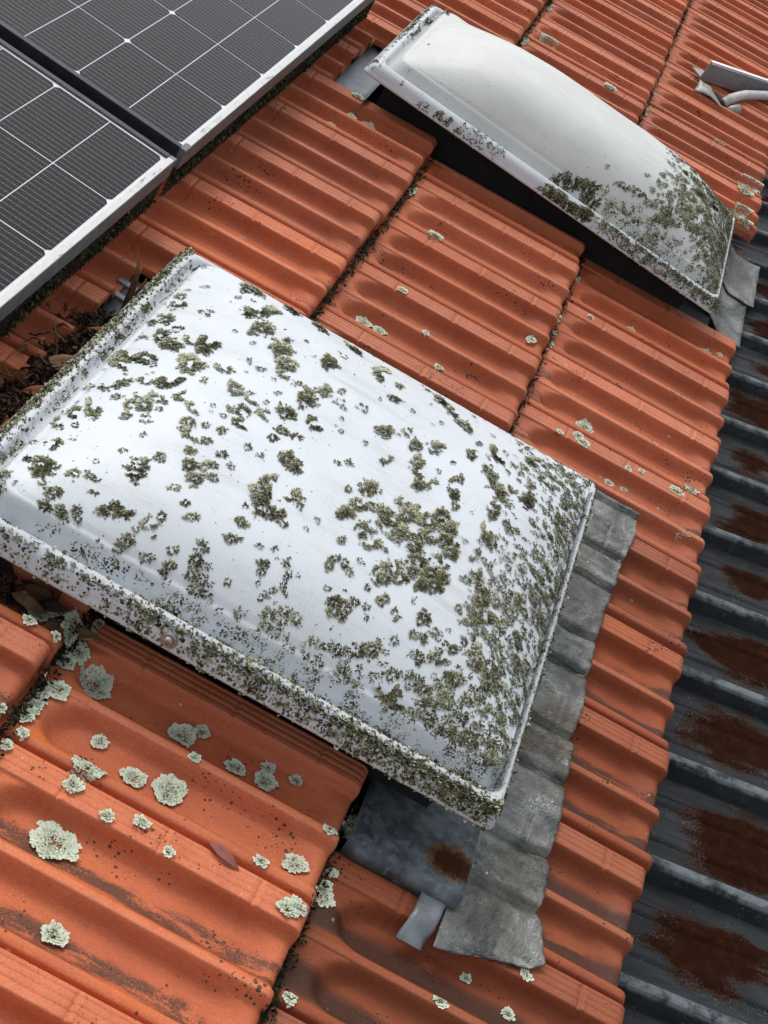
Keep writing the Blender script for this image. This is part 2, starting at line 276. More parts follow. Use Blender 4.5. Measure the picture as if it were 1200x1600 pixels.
FAR_LICHEN = [(-.4808,-.0411,.0173,.0055,.009,-.006),(-.4913,-.0757,.0131,.0042,.0082,-.0056),(-.4617,-.0347,.0172,.0049,.0077,-.0045),(-.43,-.0318,.0152,.0049,.0091,-.0061),
(-.411,-.039,.0132,.0037,.0077,-.0045),(-.4738,-.0762,.0152,.0047,.0069,-.0045),(-.4451,-.0773,.0182,.0051,.007,-.0041),(-.4166,-.0746,.0182,.0064,.0069,-.0051),
(-.4677,-.0717,.0121,.004,.0083,-.0057),(-.4116,-.0678,.0155,.0087,.0053,-.0066),(-.4039,-.0223,.0102,.0038,.0055,-.0043),(-.3748,-.0071,.0222,.0015,.0004,-.0051),
(-.3447,-.0023,.0211,.0017,.0004,-.0064),(-.3146,-.0052,.0174,.0015,.0004,-.0062),(-.3685,-.0335,.0142,.0042,.0099,-.006),(-.3472,-.0234,.0133,.005,.0104,-.008),
(-.3366,-.0374,.0132,.0036,.0064,-.0036),(-.369,-.0644,.0207,.0071,.002,-.0156),(-.3453,-.0673,.0193,.0046,.0025,-.0106),(-.3163,-.0307,.0123,.0042,.0063,-.0045),
(-.2932,-.022,.0082,.0033,.0049,-.0039),(-.2965,-.0409,.0277,.0033,.0042,-.007),(-.2622,-.0393,.0276,.003,.0046,-.0068),(-.3009,-.0737,.0184,.0069,.009,-.0071),
(-.2749,-.0334,.0163,.005,.0064,-.004),(-.2783,-.0027,.0116,.0066,.0054,-.006),(-.2503,.0028,.0195,.0132,.0086,-.0107),(-.2448,.0342,.0175,.019,.0072,-.0148),
(-.2611,-.0115,.0137,.0071,.0055,-.0054),(-.3132,-.0776,.0172,.0047,.0079,-.0044),(-.27,-.0739,.0204,.0075,.007,-.0053),(-.7791,-.0759,.0164,.002,.0022,-.0043),
(-.7591,-.0757,.0175,.0022,.0025,-.0049),(-.7306,-.072,.012,.0054,.0074,-.0071),(-.7115,-.0759,.013,.0041,.0107,-.0073),(-.6972,-.0768,.007,.0021,.0047,-.0029),
(-.8348,-.0576,.0007,.0146,.0019,-.0145),(-.8891,.2256,.0108,.0662,.0092,-.0131),(-.8798,.3008,.007,.0556,.0053,-.0021),(-.8876,.1702,.0067,.0444,.0055,-.0058),
(-.8591,.3413,.0128,-.0269,.0024,-.0308),(-.4215,.0029,.0054,.0012,.001,-.0033),(-.3482,.0333,.0056,.002,.0006,-.0044),(-.8404,.0734,.0021,.0005,.0013,-.0056),
(-.5899,-.0248,.0015,.0005,.001,-.0008),(-.2972,.0013,.0106,.0062,.004,-.0047),(-.25,.073,.0151,.0089,-.0014,-.0191),(-.2201,.068,.0157,.0121,-.0015,-.0191),
(-.1889,.07,.0171,.019,-.0021,-.0213),(-.2319,.1235,.0188,.0143,-.0025,-.0201),(-.1835,.1677,.0188,.029,-.0037,-.0263),(-.137,.2756,.0092,.0219,-.0038,-.0241)]
TILE_LICHEN = [(-.6096,-1.8207,.0208,.0155,.0098,-.018),(-.6641,-1.6042,.0153,.0134,.0098,-.0189),(-.6229,-1.7333,.0134,.0108,.0062,-.012),(-.5389,-1.7002,.0126,.0099,.0098,-.0207),
(-.5776,-1.7096,.0112,.0089,.0048,-.0096),(-.556,-1.6231,.0119,.0098,.0062,-.0135),(-.4899,-1.6303,.0091,.0073,.0039,-.009),(-.4547,-1.6188,.0094,.0074,.005,-.0121),
(-.4583,-1.6009,.005,.004,.0031,-.0077),(-.39,-1.7022,.0099,.0072,.0043,-.0112),(-.4269,-1.7426,.0053,.0039,.0022,-.0053),(-.3754,-1.742,.0121,.0087,.0023,-.006),
(-.3458,-1.7035,.0101,.0072,.0041,-.0112),(-.3831,-1.7699,.0083,.0059,.0033,-.0084),(-.5638,-1.9237,.0104,.0071,.0056,-.0102),(-.6249,-1.7638,.0073,.0058,.0041,-.0077),
(-.5809,-1.7773,.0048,.0037,.0026,-.0051),(-.5492,-1.7638,.006,.0046,.0025,-.0052),(-.6262,-1.6674,.0056,.0046,.0037,-.0072),(-.5398,-1.5898,.0061,.0051,.0031,-.007),
(-.5355,-1.6531,.0041,.0033,.002,-.0044),(-.4256,-1.5965,.0045,.0036,.0018,-.0047),(-.3763,-1.6532,.0051,.0038,.0019,-.0052),(-.3426,-1.6007,.01,.0076,.006,-.0171),
(-.3488,-1.616,.0079,.006,.0022,-.0061),(-.5116,-1.7834,.0033,.0024,.0021,-.0044),(-.7724,-1.5819,.0096,.0091,.0043,-.0078),(-.7561,-1.5982,.0096,.009,.0059,-.0107),
(-.714,-1.5941,.0121,.0111,.009,-.0168),(-.6996,-1.6061,.0099,.0089,.0064,-.0121),(-.7372,-1.59,.0054,.005,.0042,-.0077),(-.692,-1.6654,.0091,.0079,.005,-.0093),
(-.7018,-1.6245,.0065,.0058,.0048,-.0089),(-.7565,-1.6438,.0046,.0043,.0021,-.0037),(-.7237,-1.6449,.0026,.0024,.002,-.0037),(-.7254,-1.7431,.0035,.003,.0015,-.0026),
(-.6947,-1.7441,.0031,.0025,.0033,-.0059),(-.701,-1.7606,.003,.0025,.003,-.0052),(-.1949,-1.7503,.0059,.0039,.0018,-.006),(-.1132,-1.705,.0056,.0037,.0012,-.005),
(-.3385,-1.8366,.0041,.0027,.0028,-.0072),(-.8749,-.6785,.0104,.0159,.0069,-.0164),(-.7311,-.738,.007,.01,.0042,-.0112),(-.6439,-.6461,.0103,.0141,.0052,-.0153),
(-.6151,-.6445,.0078,.0106,.0039,-.012),(-.6191,-.5664,.0062,.0087,.0029,-.009),(-.624,-.3208,.0096,.0147,.005,-.0169),(-.6116,-.114,.0062,.0101,.004,-.0144),
(-.5616,-.7275,.0069,.0089,.0036,-.0113),(-.5062,-.7258,.0053,.0067,.0024,-.0081),(-.5507,-.6482,.0036,.0047,.0021,-.0068),(-.3812,-.7686,.0093,.011,.0024,-.0096),
(-.4138,-.7696,.0046,.0054,.0017,-.0063),(-.2339,-.526,.012,.0143,.0035,-.0187),(-.2479,-.6088,.0074,.0086,.0021,-.0106),(-.2372,-.6427,.0105,.012,.0024,-.0121),
(-.167,-.6705,.0064,.007,.0012,-.0068),(-.2788,-.6511,.0041,.0047,.0011,-.0052),(-.0635,-.6316,.0114,.0122,.0017,-.0124),(-.0389,-.5991,.0128,.0138,.0018,-.0145),
(-.0347,-.7247,.0134,.0138,.0023,-.0182),(-.3867,-.4446,.0062,.0082,.0023,-.0099),(-.884,-.0603,.0063,.012,.0051,-.0146),(-.8468,-.0629,.011,.0206,.0074,-.0219),
(-.9006,-.1351,.0043,.0082,.0034,-.0094),(-.8962,-.032,.008,.0158,.0035,-.01),(-.0314,.9067,.023,.0386,.0027,-.0328),(-.0484,.7833,.0153,.0251,.0027,-.031),
(-.0438,.7052,.0151,.0242,.0023,-.0263),(-.0326,.6253,.0132,.0208,.0016,-.0181),(-.4637,.8777,.0115,.0231,.0029,-.0161),(-.5209,.9765,.01,.0209,.004,-.0208),
(-.6549,.9753,.0134,.0296,.0055,-.0247),(-.1423,1.0363,.0104,.0187,.0014,-.013),(-.0493,-.0505,.0096,.0124,.0017,-.0151),(-.0256,-.0532,.0041,.0053,.0008,-.0076),
(-.2078,-.1176,.005,.0068,.0016,-.0097),(-.2983,-.2218,.0035,.0047,.0013,-.0068),(-.3557,-.3207,.0055,.0075,.0041,-.0192),(-.1155,-1.6797,.005,.0033,.0011,-.0044),
(-.1677,-1.6867,.0042,.0028,.001,-.0036),(-.1398,-.6663,.0043,.0047,.0009,-.0051),(-.1292,-.6322,.0033,.0036,.0008,-.0053),(-.153,-.6518,.0043,.0048,.0012,-.0069)]
# ---------------------------------------------------------------- materials
class Nodes:
    def __init__(self, name):
        self.m = bpy.data.materials.new(name)
        self.m.use_nodes = True
        self.t = self.m.node_tree
        self.bsdf = self.t.nodes['Principled BSDF']
        self.out = self.t.nodes['Material Output']

    def n(self, kind, **kw):
        nd = self.t.nodes.new(kind)
        for k, v in kw.items():
            setattr(nd, k, v)
        return nd

    def put(self, sock, v):
        if isinstance(v, bpy.types.NodeSocket):
            self.t.links.new(v, sock)
        elif isinstance(v, tuple) and len(v) == 3 and sock.type == 'RGBA':
            sock.default_value = (*v, 1)
        else:
            sock.default_value = v

    def math(self, op, a, b=0.0, c=None, clamp=False):
        nd = self.n('ShaderNodeMath', operation=op, use_clamp=clamp)
        self.put(nd.inputs[0], a); self.put(nd.inputs[1], b)
        if c is not None:
            self.put(nd.inputs[2], c)
        return nd.outputs[0]

    def mix(self, fac, a, b, blend='MIX'):
        nd = self.n('ShaderNodeMix', data_type='RGBA', blend_type=blend)
        self.put(nd.inputs[0], fac); self.put(nd.inputs[6], a); self.put(nd.inputs[7], b)
        return nd.outputs[2]

    def ramp(self, v, a, b, lo=0.0, hi=1.0, smooth=True):
        nd = self.n('ShaderNodeMapRange', interpolation_type='SMOOTHSTEP' if smooth else 'LINEAR')
        self.put(nd.inputs[0], v); nd.inputs[1].default_value = a; nd.inputs[2].default_value = b
        nd.inputs[3].default_value = lo; nd.inputs[4].default_value = hi
        return nd.outputs[0]

    def coords(self, shift=True, which='Object'):
        o = self.n('ShaderNodeTexCoord').outputs[which]
        if shift:
            r = self.n('ShaderNodeObjectInfo').outputs['Random']
            cmb = self.n('ShaderNodeCombineXYZ')
            self.put(cmb.inputs[0], self.math('MULTIPLY', r, 7.0)); self.put(cmb.inputs[1], self.math('MULTIPLY', r, 13.0))
            self.put(cmb.inputs[2], self.math('MULTIPLY', r, 3.0))
            ad = self.n('ShaderNodeVectorMath', operation='ADD')
            self.put(ad.inputs[0], o); self.put(ad.inputs[1], cmb.outputs[0])
            return o, ad.outputs[0]
        return o, o

    def scaled(self, vec, sx, sy, sz):
        nd = self.n('ShaderNodeVectorMath', operation='MULTIPLY')
        self.put(nd.inputs[0], vec); nd.inputs[1].default_value = (sx, sy, sz)
        return nd.outputs[0]

    def noise(self, vec, scale, detail=4, rough=.55, dist=0.0):
        nd = self.n('ShaderNodeTexNoise')
        self.put(nd.inputs['Vector'], vec); nd.inputs['Scale'].default_value = scale
        nd.inputs['Detail'].default_value = detail; nd.inputs['Roughness'].default_value = rough
        nd.inputs['Distortion'].default_value = dist
        return nd.outputs['Fac']

    def voronoi(self, vec, scale, feature='F1', out='Distance', rand=1.0):
        nd = self.n('ShaderNodeTexVoronoi', feature=feature)
        self.put(nd.inputs['Vector'], vec); nd.inputs['Scale'].default_value = scale
        nd.inputs['Randomness'].default_value = rand
        return nd.outputs[out]

    def xyz(self, vec):
        s = self.n('ShaderNodeSeparateXYZ'); self.put(s.inputs[0], vec)
        return s.outputs

    def bump(self, h, strength=.3, dist=.001, prev=None):
        b = self.n('ShaderNodeBump'); b.inputs['Strength'].default_value = strength
        b.inputs['Distance'].default_value = dist
        self.put(b.inputs['Height'], h)
        if prev is not None:
            self.put(b.inputs['Normal'], prev)
        return b.outputs[0]

    def set(self, **kw):
        for k, v in kw.items():
            self.put(self.bsdf.inputs[k.replace('_', ' ')], v)
        return self.m


def m_terracotta():
    N = Nodes('terracotta')
    o, v = N.coords()
    oi = N.n('ShaderNodeObjectInfo')
    tint, stain = oi.outputs['Color'], oi.outputs['Alpha']
    x, y, z = N.xyz(o)
    big = N.noise(v, 9, 4)
    col = N.mix(N.ramp(big, .3, .7), (.385, .098, .042), (.485, .138, .062))
    streak = N.noise(N.scaled(v, 5, 40, 20), 1.6, 5, .6)
    col = N.mix(N.ramp(streak, .5, .8, 0, .4), col, (.58, .20, .10))
    # light catching the two rib tops, put into the clay colour
    rib = N.math('ADD', N.math('MULTIPLY', N.ramp(y, -.039, -.034), 1.0),
                 N.math('MULTIPLY', N.ramp(y, -.122, -.117), N.ramp(y, -.104, -.109)), clamp=True)
    rib = N.math('MULTIPLY', rib, N.ramp(N.noise(v, 22, 4), .25, .7, .25, .75))
    col = N.mix(rib, col, (.57, .195, .105))
    # more saturated orange where each pan climbs towards the next rib
    rise_band = N.math('ADD', N.math('MULTIPLY', N.ramp(y, -.083, -.097), N.ramp(y, -.113, -.106)),
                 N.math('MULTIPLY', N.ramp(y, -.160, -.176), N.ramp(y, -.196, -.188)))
    rise_band = N.math('MULTIPLY', rise_band, N.ramp(N.noise(N.scaled(v, 6, 14, 1), 1.4, 3), .38, .66))
    col = N.mix(N.math('MULTIPLY', rise_band, .75), col, (.50, .125, .020))
    # darker fired patches
    col = N.mix(N.ramp(N.noise(v, 16, 6, .65), .50, .80, 0, .30), col, (.30, .075, .036))
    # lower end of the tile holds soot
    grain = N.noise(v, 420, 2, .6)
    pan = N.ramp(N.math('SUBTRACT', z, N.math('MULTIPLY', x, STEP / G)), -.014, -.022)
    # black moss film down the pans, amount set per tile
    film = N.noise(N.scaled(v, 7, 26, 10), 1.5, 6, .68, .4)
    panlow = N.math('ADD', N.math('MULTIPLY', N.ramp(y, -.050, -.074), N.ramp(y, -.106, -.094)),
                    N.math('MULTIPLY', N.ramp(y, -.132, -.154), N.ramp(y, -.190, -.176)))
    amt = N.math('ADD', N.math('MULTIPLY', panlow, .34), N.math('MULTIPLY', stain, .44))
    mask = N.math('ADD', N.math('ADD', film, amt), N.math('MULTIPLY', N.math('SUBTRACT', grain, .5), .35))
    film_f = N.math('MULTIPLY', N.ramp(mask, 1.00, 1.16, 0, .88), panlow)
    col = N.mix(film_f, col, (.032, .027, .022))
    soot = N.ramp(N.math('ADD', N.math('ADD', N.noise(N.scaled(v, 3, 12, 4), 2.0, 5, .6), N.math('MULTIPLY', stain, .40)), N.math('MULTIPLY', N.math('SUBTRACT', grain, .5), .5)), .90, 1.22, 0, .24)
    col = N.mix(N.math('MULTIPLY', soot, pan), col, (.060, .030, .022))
    # specks of black lichen, in drifts
    vo = N.voronoi(v, 190); vc = N.voronoi(v, 190, out='Color')
    cl = N.noise(N.scaled(v, 1, 1.6, 1), 13, 3, .6)
    size = N.math('MULTIPLY', N.xyz(vc)[0], N.ramp(cl, .46, .72, 0, .56))
    spk = N.ramp(N.math('SUBTRACT', N.math('ADD', vo, N.math('MULTIPLY', N.math('SUBTRACT', grain, .5), .12)), size), -.04, .03, .92, 0)
    spk = N.math('MULTIPLY', spk, N.ramp(size, .08, .11))
    col = N.mix(spk, col, (.026, .022, .018))
    vo2 = N.voronoi(v, 60); vc2 = N.voronoi(v, 60, out='Color')
    s2 = N.math('MULTIPLY', N.ramp(N.xyz(vc2)[1], .90, 1.0, 0, .16), 1.0)
    col = N.mix(N.math('MULTIPLY', N.ramp(N.math('SUBTRACT', vo2, s2), -.02, .015, .9, 0), N.ramp(s2, .02, .04)), col, (.45, .46, .36))
    col = N.mix(N.ramp(grain, .25, .62, .38, 0), col, (.27, .068, .030))
    col = N.mix(N.ramp(N.noise(v, 150, 4, .7), .52, .75, 0, .30), col, (.30, .085, .045))
    col = N.mix(N.ramp(grain, .58, .85, 0, .34), col, (.72, .33, .20))
    # darker right at the lip
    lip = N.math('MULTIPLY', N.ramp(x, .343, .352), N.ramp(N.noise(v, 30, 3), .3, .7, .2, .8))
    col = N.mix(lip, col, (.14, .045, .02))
    col = N.mix(1.0, col, tint, 'MULTIPLY')
    h = N.math('ADD', N.math('MULTIPLY', grain, .5), N.math('MULTIPLY', N.noise(v, 90, 4, .6), .7))
    h = N.math('ADD', h, N.math('MULTIPLY', spk, .5))
    return N.set(Base_Color=col, Roughness=N.ramp(big, .3, .7, .58, .76), Specular_IOR_Level=.28, Normal=N.bump(h, .45, .0012))


def m_acrylic(name, base, dirt):
    N = Nodes(name)
    o, v = N.coords(False)
    n1 = N.noise(v, 5, 5, .6)
    col = N.mix(N.ramp(n1, .35, .7), base, tuple(c * .90 for c in base))
    g = N.noise(v, 620, 2, .6)
    g2 = N.noise(v, 14, 5, .65)
    fine = N.math('MULTIPLY', N.ramp(g, .56, .72), N.ramp(g2, .42, .72, 0, dirt))
    col = N.mix(fine, col, (.30, .31, .30))
    vo = N.voronoi(v, 190); vc = N.xyz(N.voronoi(v, 190, out='Color'))
    s = N.ramp(vc[0], .88, 1.0, 0, .25)
    dot = N.math('MULTIPLY', N.ramp(N.math('SUBTRACT', vo, s), -.04, .02, .8, 0), N.ramp(s, .02, .05))
    col = N.mix(dot, col, (.10, .10, .075))
    col = N.mix(N.ramp(N.noise(v, 26, 6, .7), .55, .85, 0, dirt * .35), col, (.42, .44, .42))
    # grey film and faint runs down the fall
    run = N.math('MULTIPLY', N.ramp(N.noise(N.scaled(v, 3, 26, 3), 1.6, 6, .7), .48, .72), N.ramp(N.noise(v, 7, 3), .35, .6))
    col = N.mix(N.math('MULTIPLY', run, .42), col, (.36, .37, .33))
    speck = N.math('MULTIPLY', N.ramp(N.noise(v, 240, 4, .7), .58, .68), N.ramp(N.noise(v, 20, 3), .40, .62, .15, .75))
    col = N.mix(N.math('MULTIPLY', speck, .55), col, (.33, .34, .31))
    h = N.noise(v, 110, 3, .5)
    return N.set(Base_Color=col, Roughness=N.ramp(g2, .3, .7, .38, .58), Specular_IOR_Level=.35,
                 Subsurface_Weight=0.0, Normal=N.bump(h, .06, .001))


def m_flakes(name, dark, mid, pale):
    N = Nodes(name)
    at = N.n('ShaderNodeAttribute', attribute_name='tone')
    f = at.outputs['Fac']
    o, v = N.coords(False)
    g = N.noise(v, 260, 3, .6)
    f = N.math('ADD', f, N.math('MULTIPLY', N.math('SUBTRACT', g, .5), .35), clamp=True)
    cr = N.n('ShaderNodeValToRGB')
    N.put(cr.inputs[0], f)
    e = cr.color_ramp.elements
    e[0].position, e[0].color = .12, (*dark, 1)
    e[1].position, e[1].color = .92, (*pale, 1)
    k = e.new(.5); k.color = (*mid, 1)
    return N.set(Base_Color=cr.outputs[0], Roughness=.9, Specular_IOR_Level=.15)


def m_lead(name):
    N = Nodes(name)
    o, v = N.coords(False)
    n1 = N.noise(v, 11, 6, .6, .6); n2 = N.noise(v, 34, 6, .65, .3)
    col = N.mix(N.ramp(n1, .38, .62), (.050, .054, .050), (.20, .205, .192))
    lo = N.noise(v, 5.5, 5, .62, .5)
    col = N.mix(N.ramp(lo, .48, .62, 0, .80), col, (.080, .068, .046))
    gl_ = N.ramp(N.noise(N.scaled(v, 1, 2.5, 1), 16, 5, .7, 1.0), .62, .68)
    col = N.mix(N.math('MULTIPLY', gl_, .55), col, (.42, .44, .44))
    col = N.mix(N.ramp(n2, .50, .75, 0, .6), col, (.125, .110, .078))
    g = N.noise(v, 380, 2, .6)
    chalk = N.math('MULTIPLY', N.ramp(N.noise(N.scaled(v, 1, 1.8, 1), 9, 4, .6), .55, .72), N.ramp(g, .46, .60))
    col = N.mix(N.math('MULTIPLY', chalk, .75), col, (.46, .50, .53))
    vo = N.voronoi(v, 100); vc = N.xyz(N.voronoi(v, 100, out='Color'))
    s = N.ramp(vc[2], .88, 1.0, 0, .16)
    col = N.mix(N.math('MULTIPLY', N.ramp(N.math('SUBTRACT', vo, s), -.03, .02, .9, 0), N.ramp(s, .02, .04)), col, (.55, .57, .55))
    edge = N.noise(v, 17, 7, .7, .2)
    plaque = N.math('MULTIPLY', N.ramp(edge, .635, .645), N.ramp(N.noise(v, 4, 2), .45, .6))
    col = N.mix(N.math('MULTIPLY', plaque, .6), col, (.30, .31, .31))
    h = N.math('ADD', N.math('MULTIPLY', n1, 2.5), N.math('ADD', n2, N.math('MULTIPLY', g, .12)))
    return N.set(Base_Color=col, Metallic=.30, Roughness=N.ramp(n2, .3, .7, .22, .50), Normal=N.bump(h, 1.0, .005))


def m_galv(name, rust_at):
    """spangled zinc sheet with a rust bloom at rust_at (centre x, y, radius) in object space"""
    N = Nodes(name)
    o, v = N.coords(False)
    n1 = N.noise(v, 26, 6, .65)
    sp = N.xyz(N.voronoi(v, 120, out='Color'))[0]
    col = N.mix(N.ramp(n1, .35, .7), (.050, .060, .068), (.15, .17, .185))
    col = N.mix(N.ramp(sp, .5, 1.0, 0, .35), col, (.24, .27, .29))
    x, y, z = N.xyz(o)
    if rust_at:
        dx = N.math('DIVIDE', N.math('SUBTRACT', x, rust_at[0]), rust_at[2]); dy = N.math('DIVIDE', N.math('SUBTRACT', y, rust_at[1]), rust_at[2] * .8)
        d = N.math('SQRT', N.math('ADD', N.math('MULTIPLY', dx, dx), N.math('MULTIPLY', dy, dy)))
        d = N.math('ADD', d, N.math('MULTIPLY', N.math('SUBTRACT', N.noise(v, 160, 5, .7), .5), 1.3))
        col = N.mix(N.ramp(d, .75, 1.15, .95, 0), col, (.13, .058, .018))
        col = N.mix(N.ramp(d, .45, .85, .97, 0), col, (.045, .014, .006))
        rough = N.ramp(d, .6, 1.1, .9, .42)
    else:
        rough = .6
    return N.set(Base_Color=col, Metallic=.15, Roughness=rough, Specular_IOR_Level=.15, Normal=N.bump(n1, .4, .001))


def m_sheet():
    """old zinc roofing sheet: black runs, rib tops with a painted highlight, rust blooms in the trays"""
    N = Nodes('weathered_zinc')
    o, v = N.coords(False)
    x, y, z = N.xyz(o)
    n1 = N.noise(N.scaled(v, 4, 16, 4), 2.2, 6, .65)
    g = N.noise(v, 330, 2, .6)
    n2 = N.noise(v, 30, 6, .7)
    col = N.mix(N.ramp(n1, .30, .70), (.007, .0085, .010), (.028, .032, .035))
    col = N.mix(N.math('MULTIPLY', N.ramp(g, .52, .70), N.ramp(n2, .50, .68)), col, (.13, .145, .152))
    top = N.math('MULTIPLY', N.ramp(z, .017, .022), N.ramp(n2, .36, .60))
    col = N.mix(N.math('MULTIPLY', top, .75), col, (.16, .182, .195))  # bright highlight along the rib tops, put into the colour
    run = N.math('MULTIPLY', N.ramp(N.noise(N.scaled(v, 2.0, 60, 1), 1.0, 4, .6), .52, .66), N.ramp(z, .014, .006))
    col = N.mix(N.math('MULTIPLY', run, .75), col, (.012, .013, .014))
    # rust, one bloom per tray, drawn out down the fall
    yy = N.math('SUBTRACT', y, .344)
    cell = N.math('FRACT', N.math('DIVIDE', yy, PITCH_RIB))
    idx = N.math('FLOOR', N.math('DIVIDE', yy, PITCH_RIB))
    jit = N.n('ShaderNodeTexWhiteNoise', noise_dimensions='1D'); N.put(jit.inputs['W'], idx)
    jc = N.xyz(jit.outputs['Color'])
    cx = N.math('ADD', N.math('MULTIPLY', jc[0], .05), .295)
    dx = N.math('DIVIDE', N.math('SUBTRACT', x, cx), N.math('ADD', .070, N.math('MULTIPLY', jc[1], .045)))
    dy = N.math('DIVIDE', N.math('SUBTRACT', cell, .50), .33)
    d = N.math('SQRT', N.math('ADD', N.math('MULTIPLY', dx, dx), N.math('MULTIPLY', dy, dy)))
    d = N.math('ADD', d, N.math('MULTIPLY', N.math('SUBTRACT', N.noise(N.scaled(v, 9, 15, 9), 1.9, 6, .62), .5), 1.2))
    d = N.math('ADD', d, N.math('MULTIPLY', N.math('SUBTRACT', N.noise(N.scaled(v, 4, 11, 4), 1.3, 2, .5), .5), 2.0))
    d = N.math('ADD', d, N.math('MULTIPLY', jc[2], .45))
    tail = N.math('MULTIPLY', N.ramp(N.noise(N.scaled(v, 3, 70, 1), 1.0, 3, .5), .50, .62), N.math('MULTIPLY', N.ramp(x, .34, .40), N.ramp(x, .75, .45)))
    d = N.math('SUBTRACT', d, N.math('MULTIPLY', tail, .25))
    d = N.math('ADD', d, N.math('MULTIPLY', N.math('SUBTRACT', g, .5), .9))
    low = N.ramp(z, .016, .010)
    col = N.mix(N.math('MULTIPLY', N.ramp(d, .99, 1.09, .85, 0), low), col, (.034, .014, .007))
    col = N.mix(N.math('MULTIPLY', N.ramp(d, .84, .99, .95, 0), low), col, N.mix(N.ramp(N.noise(v, 55, 6, .75), .42, .72), (.016, .0056, .0030), (.034, .0110, .0045)))
    rough = N.math('ADD', N.ramp(d, .7, 1.15, .35, 0), N.ramp(n1, .3, .7, .36, .55), clamp=True)
    return N.set(Base_Color=col, Metallic=N.ramp(d, .8, 1.15, 0, .15), Roughness=rough, Specular_IOR_Level=N.ramp(d, .8, 1.15, .02, .14), Normal=N.bump(N.math('ADD', n2, N.math('MULTIPLY', g, .4)), .35, .0015))


def m_cell():
    N = Nodes('silicon_cell')
    o, v = N.coords(False)
    x, y, z = N.xyz(o)
    ph = N.math('FRACT', N.math('MULTIPLY', y, 15 / .178))
    line = N.ramp(N.math('ABSOLUTE', N.math('SUBTRACT', ph, .5)), .035, .075, 1, 0)
    pad = N.math('FRACT', N.math('MULTIPLY', x, 8 / .0895))
    wide = N.math('MULTIPLY', N.ramp(N.math('ABSOLUTE', N.math('SUBTRACT', ph, .5)), .07, .12, 1, 0), N.ramp(N.math('ABSOLUTE', N.math('SUBTRACT', pad, .5)), .10, .16, 1, 0))
    f = N.math('MAXIMUM', N.math('MULTIPLY', line, .30), N.math('MULTIPLY', wide, .22))
    r = N.n('ShaderNodeObjectInfo').outputs['Random']
    col = N.mix(r, (.0060, .0054, .0068), (.0088, .0080, .0098))
    col = N.mix(f, col, (.42, .41, .40))
    return N.set(Base_Color=col, Roughness=.5, Specular_IOR_Level=.06)


def m_glass():
    N = Nodes('panel_glass')
    N.t.nodes.remove(N.bsdf)
    tr = N.n('ShaderNodeBsdfTransparent'); gl = N.n('ShaderNodeBsdfGlossy'); mx = N.n('ShaderNodeMixShader')
    fr = N.n('ShaderNodeFresnel'); fr.inputs[0].default_value = 1.18
    o, v = N.coords(False)
    gl.inputs['Roughness'].default_value = .07
    df = N.n('ShaderNodeBsdfDiffuse'); df.inputs[0].default_value = (.55, .54, .5, 1)
    mx2 = N.n('ShaderNodeMixShader')
    dust = N.ramp(N.noise(v, 9, 6, .7), .35, .8, .001, .007)
    bk = N.n('ShaderNodeNewGeometry').outputs['Backfacing']
    front = N.math('SUBTRACT', 1.0, bk)
    N.put(mx.inputs[0], N.math('MULTIPLY', fr.outputs[0], front)); N.put(mx.inputs[1], tr.outputs[0]); N.put(mx.inputs[2], gl.outputs[0])
    N.put(mx2.inputs[0], N.math('MULTIPLY', dust, front))
    N.put(mx2.inputs[1], mx.outputs[0]); N.put(mx2.inputs[2], df.outputs[0])
    N.t.links.new(mx2.outputs[0], N.out.inputs[0])
    return N.m


def m_plain(name, col, rough=.7, metal=0.0, scale=40, var=.25, bump=.2, spec=.4):
    N = Nodes(name)
    o, v = N.coords()
    n1 = N.noise(v, scale, 5, .6)
    c = N.mix(N.ramp(n1, .3, .7), tuple(q * (1 - var) for q in col), tuple(min(1, q * (1 + var)) for q in col))
    return N.set(Base_Color=c, Roughness=rough, Metallic=metal, Specular_IOR_Level=spec, Normal=N.bump(n1, bump, .001))


def m_deposit():
    N = Nodes('frame_deposit')
    o, v = N.coords(False)
    n = N.noise(N.scaled(v, 30, 9, 5), 2.2, 6, .65)
    f = N.ramp(n, .30, .42)
    c = N.mix(f, (.10, .105, .11), (.60, .60, .58))
    c = N.mix(N.ramp(N.noise(v, 45, 5, .7), .5, .75, 0, .55), c, (.30, .30, .28))
    return N.set(Base_Color=c, Roughness=.6)


def m_leaf(name, a, b):
    N = Nodes(name)
    o, v = N.coords()
    n1 = N.noise(v, 45, 5, .65)
    r = N.n('ShaderNodeObjectInfo').outputs['Random']
    c = N.mix(N.ramp(n1, .3, .72), a, b)
    c = N.mix(N.math('MULTIPLY', r, .5), c, tuple(q * .45 for q in a))
    return N.set(Base_Color=c, Roughness=.75, Specular_IOR_Level=.12, Normal=N.bump(n1, .4, .001))
# ---------------------------------------------------------------- object helpers

EYE = Matrix.Identity(4)


def thing(name, label, cat, base, group=None):
    """an Empty at roof-frame point base; its parts hang under it"""
    o = bpy.data.objects.new(name, None)
    o.empty_display_size = .05
    COL.objects.link(o)
    o.matrix_world = ROOF @ Matrix.Translation(base)
    o['label'] = label; o['category'] = cat
    if group:
        o['group'] = group
    return o


def mesh_of(name, verts, faces, mat, smooth=True, tone=None):
    me = bpy.data.meshes.new(name)
    v = np.asarray(verts, float).reshape(-1, 3)
    me.from_pydata(v.tolist(), [], faces if isinstance(faces, list) else faces.tolist())
    if smooth:
        me.polygons.foreach_set('use_smooth', np.ones(len(me.polygons), bool))
    if tone is not None:
        a = me.attributes.new('tone', 'FLOAT', 'POINT')
        a.data.foreach_set('value', np.asarray(tone, np.float32))
    if mat:
        me.materials.append(mat)
    me.update()
    return me


